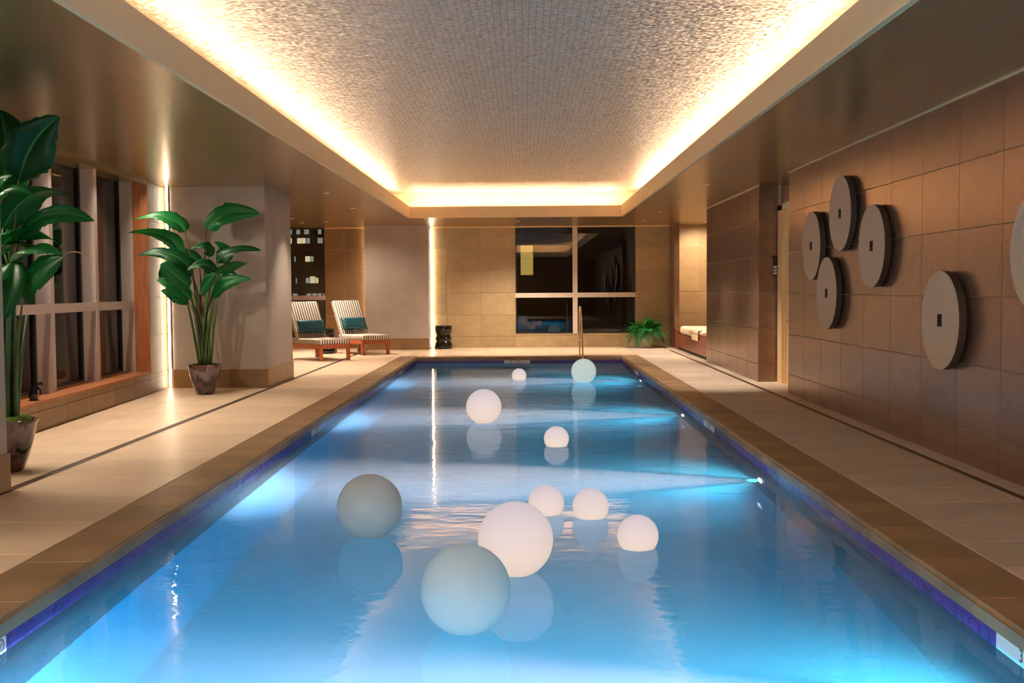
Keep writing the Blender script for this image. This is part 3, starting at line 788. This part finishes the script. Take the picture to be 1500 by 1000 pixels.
# ================================================================== VERTICAL LED STRIPS
def led(name_label, x, y, z0, z1, side):
    t = thing('led_strip', name_label, 'light', (x, y, z0))
    MB().box((-0.016, -0.016, 0), (0.016, 0.016, z1 - z0)).obj('diffuser', M['led'], t)
    MB().box((side * 0.016 - 0.004, -0.012, 0), (side * 0.016 + 0.004, 0.02, z1 - z0)).obj('channel', M['white_frame'], t)
    return t
led('tall glowing light strip in the corner behind the second potted plant', -5.735, 17.61, 0.02, H_C - 0.01, 1)
led('tall glowing light strip on the far wall beside the black stool', -2.465, YB - 0.07, 0.02, H_C - 0.04, -1)
led('hidden light strip glowing behind the far grey pier, above the loungers', -4.20, YB - 0.06, 0.02, H_C - 0.04, 1)

# ================================================================== DOWNLIGHTS
DL = {0: None}
names = ['above the left deck between grey column and loungers', 'above the left coping near the loungers', 'in the soffit above the nearer striped lounger',
         'in the soffit in front of the dark window by the loungers', 'above the left deck beside the grey column', 'in the soffit in front of the big far window', 'in the soffit between the lounger window and the far grey pier', 
         'above the right deck outside the doorway', 'above the right deck past the doorway', 'above the right deck beside the daybed', 'above the potted fern',
         'in the niche ceiling at the daybed head', 'in the niche ceiling at the daybed foot', 'added as unseen fill over the near left deck', 'added as unseen fill over the near end deck, middle of three', 'added as unseen fill over the near left corner behind the camera', 'added as unseen fill over the near end deck behind the camera']
dl_me = MB().lathe([(0.034, 0.0), (0.05, 0.0), (0.052, 0.004), (0.05, 0.008), (0.034, 0.008)], 16, close=False).mesh('ring', M['white_frame'], True)
dl_le = MB().lathe([(0.0, 0.006), (0.034, 0.006)], 16, close=False).mesh('lens', M['lens'])
for (x, y, t, pw, a), nm in zip(DOWN, names):
    o = thing('downlight', 'small round recessed downlight ' + nm, 'light', (x, y, H_C - 0.008), 0, 'recessed downlights')
    link('ring', dl_me, o); link('lens', dl_le, o)

# ================================================================== FLOATING BALLS
def sphere(rad, seg=48, rings=32):
    bm = bmesh.new(); bmesh.ops.create_uvsphere(bm, u_segments=seg, v_segments=rings, radius=rad)
    me = bpy.data.meshes.new('floating_ball'); bm.to_mesh(me); bm.free()
    for p in me.polygons: p.use_smooth = True
    return me
big = sphere(0.228); small = sphere(0.137)
BALLS = [(-0.303, 5.453, 1, 'off', 'large unlit grey ball floating nearest the camera, overlapping a lit one'),
         (-1.087, 7.569, 1, 'off', 'large unlit grey ball floating alone near the left coping'),
         (1.092, 19.999, 1, 'off_glow', 'large unlit pale greenish ball with an added faint glow, before the steel grab rail'),
         (-0.059, 6.552, 1, 'on', 'large glowing pinkish ball floating just behind the nearest grey ball'),
         (-0.524, 14.039, 1, 'on', 'large glowing ball floating alone in the middle of the pool, half way back'),
         (0.748, 7.196, 0, 'on', 'small glowing ball nearest the right coping, apart from the front pair'),
         (0.494, 8.17, 0, 'on', 'small glowing ball, right one of the pair behind the large lit ball'),
         (0.162, 8.31, 0, 'on', 'small glowing ball, left one of the pair, partly behind the large lit ball'),
         (0.349, 11.91, 0, 'on', 'small glowing ball alone in mid pool beyond the front pair'),
         (-0.097, 20.645, 0, 'on', 'smallest looking glowing ball, far back below the far wall depth marker')]
for x, y, bg, stt, lb in BALLS:
    me = (big if bg else small).copy(); me.materials.append(M['ball_off'] if stt == 'off' else M['ball_off_glow'] if stt == 'off_glow' else (M['ball_lit_big'] if bg else M['ball_lit']))
    zc_ = WZ + (0.228 * 0.9 if bg else 0.137 * 0.58)
    o = link('floating_ball', me, None, (x, y, zc_))
    tag(o, lb, 'ball', 'ball lights floating in the pool')

# ================================================================== WALL DISCS
def disc(y, z, label):
    t = thing('wall_disc', label, 'wall art', (3.79, y, z), 0, 'round carved discs on the right wall')
    R = 0.45; N = 72; hs = 0.056; th = 0.07
    def sqring():
        pts = []
        for i in range(N):
            a = 2 * PI * i / N; ca, sa = math.cos(a), math.sin(a); k = hs / max(abs(ca), abs(sa)); pts.append((k * ca, k * sa))
        return pts
    sq = sqring()
    face = MB()
    face.v = [(0, -R * math.cos(2 * PI * i / N), R * math.sin(2 * PI * i / N)) for i in range(N)] + [(0, -a, b_) for a, b_ in sq]
    face.f = [(i, (i + 1) % N, N + (i + 1) % N, N + i) for i in range(N)]
    # front face gets thickness so that it is a solid board
    nv = len(face.v); face.v += [(0.012, p[1], p[2]) for p in face.v[:]]
    face.f += [tuple(nv + q for q in reversed(ff)) for ff in face.f[:]]
    face.obj('face', M['disc'], t)
    edge = MB()
    edge.v = [(xx, -R * 0.998 * math.cos(2 * PI * i / N), R * 0.998 * math.sin(2 * PI * i / N)) for xx in (0.001, th) for i in range(N)] + [(xx, -a, b_) for xx in (0.001, th) for a, b_ in sq]
    edge.f = [(i, (i + 1) % N, N + (i + 1) % N, N + i) for i in range(N)] + [(2 * N + (i + 1) % N, 2 * N + i, 3 * N + i, 3 * N + (i + 1) % N) for i in range(N)]
    edge.f += [(N + i, N + (i + 1) % N, 3 * N + (i + 1) % N, 3 * N + i) for i in range(N)]
    edge.obj('rim', M['disc_edge'], t, True)
    MB().box((th - 0.005, -0.16, -0.16), (0.1005, 0.16, 0.16)).obj('mount', M['black'], t)
disc(14.48, 2.11, 'round carved disc with square hole, nearest the doorway in the wall cluster')
disc(13.18, 2.445, 'round carved disc with square hole, highest in the wall cluster')
disc(11.98, 2.01, 'round carved disc with square hole, right of the highest disc in the cluster')
disc(13.74, 1.49, 'round carved disc with square hole, lowest of the four clustered discs')
disc(10.0, 1.257, 'round carved disc with square hole, hanging alone and lowest on the wall')
disc(8.12, 1.82, 'round carved disc cut off by the right picture edge, nearest the camera')

# ================================================================== GRAB RAIL
rail = thing('grab_rail', 'slim polished steel grab rail arching from the far deck into the pool', 'railing', (1.32, 25.9, 0))
pts = [(0, 0, 0.0), (0, 0, 0.95)]
for k in range(1, 9):
    a = PI * k / 9; pts.append((0.01 * k / 9, -0.19 + 0.19 * math.cos(a), 0.95 + 0.19 * math.sin(a)))
pts += [(0.02, -0.38, 0.93), (0.03, -0.46, 0.55), (0.04, -0.62, 0.1), (0.045, -0.68, -0.12), (0.045, -0.70, -0.6)]
MB().tube(pts, 0.021, 10).obj('tube', M['brass'], rail, True)
MB().tube([(0.002, -0.0, 0.35), (0.02, -0.50, 0.35)], 0.012, 8).obj('brace', M['brass'], rail, True)
MB().lathe([(0.0, 0), (0.062, 0), (0.058, 0.014), (0.03, 0.02), (0.0, 0.02)], 20, close=False).obj('flange', M['brass'], rail, True)

# ================================================================== STOOLS
def stool(x, y, label):
    t = thing('drum_stool', label, 'stool', (x, y, 0), 0.3, 'black drum stools')
    prof = [(0.0, 0.0), (0.222, 0.0), (0.235, 0.02), (0.232, 0.10), (0.214, 0.16), (0.19, 0.20), (0.205, 0.235), (0.222, 0.27), (0.205, 0.31), (0.185, 0.355), (0.20, 0.41), (0.222, 0.46), (0.228, 0.575), (0.22, 0.595)]
    MB().lathe(prof, 12, close=False).obj('body', M['black_gloss'], t, True)
    MB().lathe([(0.0, 0.585), (0.224, 0.585), (0.230, 0.60), (0.224, 0.618), (0.0, 0.62)], 12, close=False).obj('top', M['black_gloss'], t, True)
stool(-2.13, 28.95, 'black faceted drum stool on the deck beside the glowing strip')
stool(-4.92, 27.05, 'black drum stool used as side table behind the two loungers')

# ================================================================== LOUNGERS
def lounger(x, y, ang, label):
    """local: x across, y from foot to head; origin at the foot-left leg"""
    t = thing('sun_lounger', label, 'lounger', (x, y, 0), ang, 'striped loungers by the column')
    w_ = 0.76; lw = 0.065
    for (lx, ly) in ((0, 0), (w_ - lw, 0), (0, 1.42), (w_ - lw, 1.42)):
        lg = MB().box((lx, ly, 0), (lx + lw, ly + lw, 0.335)).obj('leg', M['wood_teak'], t)
        if ly > 1: MB().lathe([(0.0, 0), (0.05, 0), (0.055, 0.008), (0.055, 0.022), (0.05, 0.03), (0, 0.03)], 14, close=False).obj('wheel', M['black'], lg).matrix_local = basis((0, 1, 0), (0, 0, 1), (lx + lw + 0.002, ly + 0.08, 0.056))
    for lx in (0, w_ - 0.035): MB().box((lx, lw, 0.27), (lx + 0.035, 1.42, 0.365)).obj('side_rail', M['wood_teak'], t)
    MB().box((0, 0, 0.27), (w_, 0.035, 0.365)).obj('foot_rail', M['wood_teak'], t)
    MB().box((0, 1.45, 0.27), (w_, 1.485, 0.365)).obj('head_rail', M['wood_teak'], t)
    for k in range(9): MB().box((0.035, 0.06 + k * 0.125, 0.335), (w_ - 0.035, 0.12 + k * 0.125, 0.358)).obj('slat', M['wood_teak'], t)
    rb('seat_cushion', M['stripe'], t, w_ + 0.01, 1.22, 0.115, 0.035, (w_ / 2, 0.59, 0.366 + 0.0575), 4)
    bk = bpy.data.objects.new('backrest', rbox(w_ - 0.03, 0.96, 0.03, 0.005, 1, (0, 0.48, -0.018)))
    bk.data.materials.append(M['wood_teak']); COL.objects.link(bk); bk.parent = t
    bk.location = (w_ / 2, 1.10, 0.40); bk.rotation_euler = (math.radians(62), 0, 0)
    c = rb('back_cushion', M['stripe'], bk, w_ + 0.01, 0.97, 0.105, 0.035, (0, 0.50, 0.056), 4)
    c.location = (0, 0, 0)
    return t
def pillow(x, y, z, ang, tilt, label):
    t = tag(link('lumbar_pillow', None, None, (x, y, z)), label, 'pillow', 'teal pillows on the loungers')
    return t
def pillow_mesh():
    nx, ny = 18, 12; vsx = []
    L, Hh, th = 0.70, 0.34, 0.085
    m = MB(); idx = {}
    for sgn in (1, -1):
        for i in range(nx + 1):
            for j in range(ny + 1):
                a, b_ = i / nx * 2 - 1, j / ny * 2 - 1
                h = th * ((1 - a ** 4) * (1 - b_ ** 4)) ** 0.55 * (1 + 0.06 * math.sin(9 * a + 3 * b_))
                pin = 1 - 0.05 * (1 - abs(a)) * (abs(b_) ** 3) - 0.02
                idx[(sgn, i, j)] = len(m.v); m.v.append((a * L / 2 * (1 - 0.03 * (1 - abs(b_))), b_ * Hh / 2 * pin, sgn * h))
    for sgn in (1, -1):
        for i in range(nx):
            for j in range(ny):
                q = (idx[(sgn, i, j)], idx[(sgn, i + 1, j)], idx[(sgn, i + 1, j + 1)], idx[(sgn, i, j + 1)])
                m.f.append(q if sgn > 0 else tuple(reversed(q)))
    me = m.mesh('lumbar_pillow', M['teal'])
    bm = bmesh.new(); bm.from_mesh(me); bmesh.ops.remove_doubles(bm, verts=bm.verts, dist=0.0005); bmesh.ops.recalc_face_normals(bm, faces=bm.faces); bm.to_mesh(me); bm.free()
    for p in me.polygons: p.use_smooth = True
    return me
pm = pillow_mesh()
for (x, y, ang, lb, pl) in ((-4.50, 24.06, math.radians(40), 'teak sun lounger with striped cushions, half hidden by the grey column', 'teal satin lumbar pillow on the lounger next to the grey column'),
                            (-3.88, 26.15, math.radians(38), 'teak sun lounger with striped cushions, farther back beside the grey pier', 'teal satin lumbar pillow on the farther lounger beside the grey pier')):
    t = lounger(x, y, ang, lb)
    # pillow leans on the back cushion
    mt = Matrix.Translation((x, y, 0)) @ Matrix.Rotation(ang, 4, 'Z') @ Matrix.Translation((0.38, 1.10, 0.40)) @ Matrix.Rotation(math.radians(62), 4, 'X') @ Matrix.Translation((0, 0.285, 0.108 + 0.080))
    o = link('lumbar_pillow', pm, None); o.matrix_world = mt
    tag(o, pl, 'pillow', 'teal pillows on the loungers')

# ================================================================== NICHE DAYBED
db = thing('daybed', 'built-in reddish wood daybed bench in the lit niche', 'bench', (3.93, 23.32, 0))
MB().box((0.02, 0, 0.0), (1.86, 5.2, 0.07)).obj('plinth', M['black'], db)
pb = [0.0, 1.7, 3.4, 4.45]
for a, bb in zip(pb, pb[1:]): MB().box((0, a + 0.004, 0.075), (0.03, bb - 0.004, 0.40)).obj('front_panel', M['wood_bench'], db)
MB().box((0.03, 0.0, 0.07), (1.86, 5.1, 0.39)).obj('core', M['wood_bench'], db)
MB().box((0.0, 4.45, 0.0), (1.86, 5.1, 0.50)).obj('end_block', M['wood_bench'], db)
MB().box((0.0, 0.0, 0.40), (1.86, 1.14, 0.525)).obj('side_shelf', M['wood_bench'], db)
ma = tag(rb('mattress', M['cushion_white'], None, 1.84, 3.2, 0.2, 0.07, (0, 0, 0), 4), 'thick cream mattress on the daybed in the niche', 'mattress')
ma.location = (3.95 + 0.92, 26.09, 0.502)
tw = MB()
pr = [(0.30, 0.605), (0.06, 0.605), (-0.008, 0.59), (-0.018, 0.54), (-0.018, 0.37)]
for k in range(len(pr) - 1):
    (a, z), (a2, z2) = pr[k], pr[k + 1]
    tw.hexa([(a, 0, z), (a2, 0, z2), (a2, 0.9, z2), (a, 0.9, z), (a, 0, z + 0.012), (a2 - (0.012 if k > 1 else 0), 0, z2 + (0.012 if k < 2 else 0)), (a2 - (0.012 if k > 1 else 0), 0.9, z2 + (0.012 if k < 2 else 0)), (a, 0.9, z + 0.012)])
o = tw.obj('towel', M['cushion_white']); o.location = (3.93, 24.56, 0.0); tag(o, 'cream towel draped over the front edge of the daybed mattress', 'towel')
cupm = MB().lathe([(0.0, 0), (0.045, 0), (0.055, 0.03), (0.055, 0.09), (0.048, 0.09), (0.046, 0.02), (0.0, 0.02)], 16, close=False).mesh('small_jar', M['ceramic'], True)
for (x, y, lb) in ((4.07, 24.05, 'small pale jar on the daybed side shelf, next to the mattress'), (4.06, 23.85, 'small pale jar on the daybed side shelf, half hidden by the wall edge')):
    tag(link('small_jar', cupm, None, (x, y, 0.525)), lb, 'jar', 'jars on the daybed shelf')

# ================================================================== SILL FIGURINE
fg = thing('figurine', 'small glossy black bird-like figurine on the wooden window sill', 'ornament', (W(12.35) - 0.10, 12.35, 0.337))
MB().tube([(0, 0, 0), (-0.005, 0, 0.05), (0.0, 0, 0.10), (0.012, 0, 0.15), (0.03, 0, 0.19)], [0.042, 0.052, 0.048, 0.038, 0.026], 12).obj('body', M['black_gloss'], fg, True)
MB().tube([(0.015, 0, 0.19), (0.045, 0, 0.205), (0.085, 0, 0.195), (0.11, 0, 0.18)], [0.02, 0.028, 0.022, 0.008], 10).obj('head', M['black_gloss'], fg, True)
MB().tube([(0.045, 0, 0.15), (0.075, 0, 0.12), (0.078, 0, 0.06)], [0.016, 0.014, 0.008], 8).obj('wing', M['black_gloss'], fg, True)
MB().lathe([(0, 0), (0.06, 0), (0.06, 0.006), (0, 0.006)], 16, close=False).obj('base', M['black_gloss'], fg)

# ================================================================== PLANTS
def blade(base, ctrl, tip, wid, up, fold=0.35, wave=0.06, N=14, seed=0):
    """leaf blade along a quadratic curve; up = the way its upper face looks"""
    rn = random.Random(seed)
    base, ctrl, tip, up = Vector(base), Vector(ctrl), Vector(tip), Vector(up)
    us = (-1, -0.72, -0.4, -0.12, 0, 0.12, 0.4, 0.72, 1)
    vv, ff, uvs = [], [], []
    ph = rn.uniform(0, 6); asym = rn.uniform(-0.1, 0.1)
    for i in range(N + 1):
        s = i / N
        P = base * (1 - s) ** 2 + ctrl * 2 * s * (1 - s) + tip * s * s
        Tn = ((ctrl - base) * (1 - s) + (tip - ctrl) * s)
        if Tn.length < 1e-5: Tn = tip - base
        Tn.normalize()
        S = Tn.cross(up); S = S.normalized() if S.length > 1e-4 else Vector((1, 0, 0)); n = S.cross(Tn)
        ww = wid * (math.sin(PI * min(1, s ** 0.72)) ** 0.62) * (1 - 0.25 * s) if 0 < s < 1 else 0.004
        ej = (1 - rn.random() ** 3 * 0.22, 1 - rn.random() ** 3 * 0.22)
        for uq in us:
            k = abs(uq)
            wj = ej[0 if uq > 0 else 1] if k == 1 else 1.0
            lift = fold * k * ww * (1 - 0.5 * k) * 1.6 - 0.35 * ww * k ** 3
            wv = wave * math.sin(7 * s + ph + (1.6 if uq > 0 else 0)) * k * k * ww * 2.2
            vv.append(tuple(P + S * (uq * wj * ww * (1 + asym * uq)) + n * (lift + wv))); uvs.append(((uq + 1) / 2, s))
    K = len(us)
    for i in range(N):
        for q in range(K - 1): ff.append((i * K + q, i * K + q + 1, (i + 1) * K + q + 1, (i + 1) * K + q))
    me = bpy.data.meshes.new('leaf'); me.from_pydata(vv, [], ff); me.update()
    ul = me.uv_layers.new(name='UVMap')
    for lp in me.loops: ul.data[lp.index].uv = uvs[lp.vertex_index]
    for p in me.polygons: p.use_smooth = True
    return me
def potted(x, y, label, leaves, seed, moss):
    t = thing('potted_plant', label, 'plant', (x, y, 0), 0, 'tall potted banana-leaf plants')
    prof = [(0.0, 0.0), (0.115, 0.0), (0.135, 0.02), (0.175, 0.12), (0.215, 0.25), (0.238, 0.36), (0.243, 0.405), (0.25, 0.42), (0.262, 0.435), (0.262, 0.455), (0.245, 0.46), (0.228, 0.45), (0.222, 0.40), (0.0, 0.40)]
    MB().lathe(prof, 40, close=False).obj('pot', M['pot'], t, True)
    MB().lathe([(0.0, 0.435), (0.12, 0.43), (0.222, 0.41)], 24, close=False).obj('soil', M['soil'], t, True)
    if moss:
        mm = MB(); rn = random.Random(seed)
        for k in range(14):
            a = k * 2 * PI / 14; rr = 0.14 + rn.uniform(-0.02, 0.03)
            mm.lathe([(0.05, -0.01), (0.058, 0.02), (0.04, 0.05), (0.015, 0.06)], 8, (rr * math.cos(a), rr * math.sin(a), 0.43))
        mm.obj('moss', M['moss'], t, True)['kind'] = 'stuff'
    rn = random.Random(seed)
    for i, (p0, p1, p2, wd, up, yo, fold, dry) in enumerate(leaves):
        dy = [yo * q for q in (0.6, 1.0, 1.25)]
        A = Vector((p0[0], dy[0], p0[1])); B = Vector((p1[0], dy[1], p1[1])); Cc = Vector((p2[0], dy[2], p2[1]))
        Bc = B * 2 - (A + Cc) * 0.5           # so that the curve passes through the given middle
        lf = link('leaf', blade(A, Bc, Cc, wd * (0.5 if dry else 1.14), up, fold, 0.09, 20, seed * 100 + i), t)
        lf.data.materials.append(M['leaf_dry'] if dry else M['leaf'])
        if dry: lf['label'] = 'dry straw-coloured leaf tip'
        a = rn.uniform(0, 2 * PI); rr = rn.uniform(0.02, 0.10)
        g = Vector((rr * math.cos(a) + 0.12 * max(-0.6, min(0.6, A.x)), rr * math.sin(a), 0.42))
        pts = []
        Tb = (Bc - A).normalized()
        c1 = g + Vector((A.x * 0.12, A.y * 0.1, (A.z - 0.42) * 0.55)); c2 = A - Tb * 0.16 - Vector((0, 0, 0.12))
        for k in range(11):
            s = k / 10
            pts.append(g * (1 - s) ** 3 + c1 * 3 * s * (1 - s) ** 2 + c2 * 3 * s * s * (1 - s) + A * s ** 3)
        if not dry:
            MB().tube(pts, [0.021 - 0.0135 * k / 10 for k in range(11)], 7).obj('stalk', M['stalk'] if i % 3 else M['stalk_dark'], lf, 'all')
    # a few bare canes between the leaf stalks
    for k in range(5):
        a = rn.uniform(0, 2 * PI); g = Vector((0.09 * math.cos(a), 0.09 * math.sin(a), 0.42))
        h = g + Vector((0.35 * math.cos(a) * rn.uniform(0.2, 0.8), 0.2 * math.sin(a), rn.uniform(0.8, 1.3)))
        MB().tube([g, g.lerp(h, 0.5) + Vector((0, 0, 0.1)), h], [0.022, 0.017, 0.008], 7).obj('cane', M['stalk_dark'] if k % 2 else M['stalk'], t, 'all')
    return t
CAMF = (0.28, -0.75, 0.6)      # faces turned to the room
UPR = (0.1, -0.35, 0.93); UPL = (0.2, -0.5, 0.85)
L1 = [((0.10, 2.50), (0.42, 2.72), (0.92, 2.72), 0.20, (-0.2, -0.85, 0.35), -0.1, 0.5, 0),
      ((-0.25, 2.46), (-0.52, 2.68), (-1.00, 2.66), 0.15, (-0.25, -0.55, 0.8), -0.05, 0.5, 0),
      ((-0.30, 2.12), (-0.55, 2.42), (-1.06, 2.45), 0.14, (-0.3, 0.55, 0.75), -0.15, 0.4, 0),
      ((-0.15, 1.89), (-0.43, 2.13), (-0.88, 2.10), 0.17, (-0.1, -0.55, 0.8), -0.25, 0.45, 0),
      ((-0.17, 1.80), (-0.50, 1.98), (-0.66, 1.70), 0.18, (-0.4, 0.4, 0.7), 0.05, 0.4, 0),
      ((-0.14, 1.62), (-0.36, 1.86), (-0.50, 1.97), 0.16, (0.3, -0.9, 0.3), -0.35, 0.3, 0),
      ((-0.14, 1.45), (-0.36, 1.66), (-0.58, 1.74), 0.15, (0.1, -0.8, 0.55), -0.30, 0.4, 0),
      ((0.14, 2.08), (0.12, 2.24), (-0.08, 2.20), 0.11, (0.2, -0.6, 0.7), -0.25, 0.5, 0),
      ((0.24, 2.00), (0.52, 2.18), (0.94, 2.17), 0.15, (0.1, -0.55, 0.8), -0.15, 0.45, 0),
      ((0.26, 1.84), (0.44, 1.95), (0.70, 1.98), 0.13, (0.2, 0.35, 0.85), -0.05, 0.4, 0),
      ((0.26, 1.84), (0.09, 1.97), (-0.12, 1.88), 0.13, (0.0, -0.7, 0.7), -0.3, 0.4, 0),
      ((0.20, 1.46), (0.44, 1.70), (0.82, 1.74), 0.13, (-0.1, -0.85, 0.5), -0.25, 0.35, 0),
      ((0.02, 1.54), (0.17, 1.69), (0.34, 1.84), 0.13, (-0.2, -0.9, 0.4), -0.4, 0.3, 0),
      ((0.24, 2.00), (0.30, 2.20), (0.14, 2.32), 0.13, (0.6, -0.6, 0.4), 0.1, 0.4, 0),
      ((-0.16, 1.40), (-0.34, 1.52), (-0.50, 1.58), 0.12, (0.0, -0.7, 0.65), -0.35, 0.4, 0),
      ((-0.10, 1.95), (-0.30, 2.15), (-0.62, 2.22), 0.13, (-0.2, -0.3, 0.9), 0.25, 0.4, 0),
      ((0.12, 1.75), (0.30, 1.9), (0.46, 1.74), 0.12, (0.5, -0.3, 0.8), 0.25, 0.4, 0)]
potted(-4.87, 16.57, 'tall broad-leaved plant in a glazed pot against the grey column', L1, 3, False)
L2 = [((0.05, 2.50), (0.09, 2.82), (0.06, 3.14), 0.24, (0.15, -0.98, 0.1), -0.05, 0.2, 0),
      ((0.20, 2.54), (0.36, 2.86), (0.60, 3.06), 0.21, (0.5, -0.75, 0.3), -0.1, 0.6, 0),
      ((0.05, 2.12), (0.32, 2.40), (0.66, 2.40), 0.15, (0.1, 0.35, 0.9), -0.1, 0.35, 0),
      ((0.05, 2.15), (0.18, 2.40), (0.46, 2.38), 0.11, (0.0, -0.5, 0.85), -0.3, 0.45, 0),
      ((0.22, 2.04), (0.52, 2.23), (0.92, 2.17), 0.12, (-0.1, -0.85, 0.5), -0.2, 0.25, 0),
      ((0.05, 1.98), (0.30, 2.08), (0.58, 1.98), 0.13, (0.1, 0.25, 0.95), -0.15, 0.35, 0),
      ((0.16, 1.82), (0.42, 1.94), (0.66, 1.88), 0.13, (0.1, -0.3, 0.9), -0.25, 0.35, 0),
      ((0.60, 1.88), (0.75, 1.91), (0.93, 1.85), 0.03, (0.1, -0.5, 0.85), -0.25, 0.3, 1),
      ((0.26, 1.52), (0.44, 1.72), (0.70, 1.86), 0.17, (-0.3, -0.9, 0.4), -0.3, 0.3, 0),
      ((0.16, 1.80), (0.10, 1.68), (0.03, 1.44), 0.13, (-0.1, -0.95, 0.35), -0.4, 0.3, 0),
      ((0.22, 1.84), (0.27, 1.63), (0.23, 1.34), 0.11, (0.2, -0.95, 0.2), -0.38, 0.35, 0),
      ((0.02, 1.92), (0.22, 1.99), (0.48, 1.88), 0.12, (0.0, 0.1, 1.0), -0.1, 0.35, 0),
      ((0.02, 2.36), (0.08, 2.50), (0.20, 2.56), 0.09, (0.4, -0.6, 0.6), -0.15, 0.4, 0),
      ((0.0, 2.30), (-0.25, 2.60), (-0.60, 2.62), 0.17, (-0.2, -0.4, 0.9), 0.1, 0.4, 0),
      ((0.0, 1.90), (-0.30, 2.1), (-0.70, 2.05), 0.16, (-0.2, -0.3, 0.9), 0.1, 0.4, 0),
      ((0.0, 2.40), (0.1, 2.75), (0.22, 2.95), 0.14, (0.9, -0.3, 0.2), 0.3, 0.4, 0)]
potted(-4.55, 9.5, 'tall broad-leaved plant in a glazed pot behind the near column', L2, 5, True)

# fern
fe = thing('potted_fern', 'bushy green fern in a pale round pot below the far window', 'plant', (3.23, 28.80, 0))
MB().lathe([(0.0, 0.0), (0.14, 0.0), (0.175, 0.05), (0.205, 0.17), (0.20, 0.29), (0.185, 0.37), (0.19, 0.40), (0.17, 0.40), (0.16, 0.35), (0.0, 0.35)], 28, close=False).obj('pot', M['ceramic'], fe, True)
def frond(L, droop, seed):
    rn = random.Random(seed); vv, ff, uv = [], [], []
    N = 20
    def P(s): return Vector((L * (0.85 * s), 0, L * (0.95 * s - droop * s * s)))
    for i in range(N):
        s = 0.10 + 0.9 * i / N; s2 = s + 0.9 / N
        p, q = P(s), P(min(1, s2)); d = (q - p).normalized()
        b0 = len(vv); vv += [tuple(p + Vector((0, 0.003, 0))), tuple(p - Vector((0, 0.003, 0))), tuple(q - Vector((0, 0.003, 0))), tuple(q + Vector((0, 0.003, 0)))]; ff.append((b0, b0 + 1, b0 + 2, b0 + 3)); uv += [(0.5, s)] * 4
        ln = L * 0.20 * (math.sin(PI * min(1, s * 0.92 + 0.08)) ** 0.7 + 0.12)
        for sg in (1, -1):
            b0 = len(vv); a = ln * rn.uniform(0.85, 1.1)
            tipv = p + Vector((0, sg * a, -0.25 * a)) + d * (0.35 * a)
            mid = p.lerp(tipv, 0.45)
            vv += [tuple(p), tuple(mid + d * 0.017), tuple(tipv), tuple(mid - d * 0.014)]; ff.append((b0, b0 + 1, b0 + 2, b0 + 3)); uv += [(0.2, 0), (0.2, .3), (0.2, 1), (0.2, .6)]
    me = bpy.data.meshes.new('frond'); me.from_pydata(vv, [], ff); me.update()
    ul = me.uv_layers.new(name='UVMap')
    for lp in me.loops: ul.data[lp.index].uv = uv[lp.vertex_index]
    me.materials.append(M['fern']); return me
fr = [frond(0.74, 0.75, 1), frond(0.86, 1.15, 2), frond(0.66, 0.40, 3), frond(0.80, 1.35, 4)]
rn = random.Random(4)
for k in range(86):
    o = link('frond', fr[k % 4], fe, (rn.uniform(-0.06, 0.06), rn.uniform(-0.06, 0.06), 0.36))
    o.rotation_euler = (rn.uniform(-0.15, 0.15), rn.uniform(-0.45, 0.2), k * 2.399); sck = rn.uniform(0.66, 0.88); o.scale = (sck, sck, sck)

# ================================================================== OUTSIDE AT NIGHT
bt = thing('office_tower', 'dark tower with scattered lit windows outside beyond the loungers', 'building', (-64, 300, -40))
MB().box((-16, 0, 0), (16, 14, 110)).obj('facade', M['exterior'], bt)
rows = [(17.7, [(-6.9, 1.0, 'b'), (-4.7, 1.0, 'b'), (-2.4, 1.3, 'b'), (1.2, 0.9, 'b')]), (15.2, [(-7.1, 1.2, 'a'), (-4.4, 1.2, 'a'), (-3.2, 1.0, 'a'), (-2.0, 0.9, 'b'), (1.3, 1.4, 'b')]),
        (10.2, [(-5.7, 0.35, 'b'), (-2.2, 1.3, 'a'), (-1.0, 0.8, 'b')]), (4.3, [(-5.4, 0.3, 'b'), (-2.3, 1.0, 'b'), (-0.9, 1.5, 'c'), (0.3, 0.6, 'a')]),
        (0.0, [(-5.8, 1.2, 'b'), (-2.0, 1.1, 'b'), (-0.5, 1.1, 'b'), (0.9, 1.1, 'b'), (2.2, 0.4, 'a')])]
for z, cells in rows:
    for x, wd, kx in cells:
        MB().box((x - wd / 2 + 7.0, -0.15, z + 40.0 - 0.75), (x + wd / 2 + 7.0, 0.02, z + 40.0 + (1.1 if kx == 'c' else 0.7))).obj('lit_window', M['lit_' + kx], bt)
ho = thing('neighbour_building', 'black building outside the far window with one tall amber lit window', 'building', (6, 120, -20))
MB().box((-14, 0, 0), (14, 10, 60)).obj('facade', M['exterior'], ho)
MB().box((-6.3, -0.1, 23.1), (-4.95, 0.02, 26.3)).obj('lit_window', M['lit_amber'], ho)
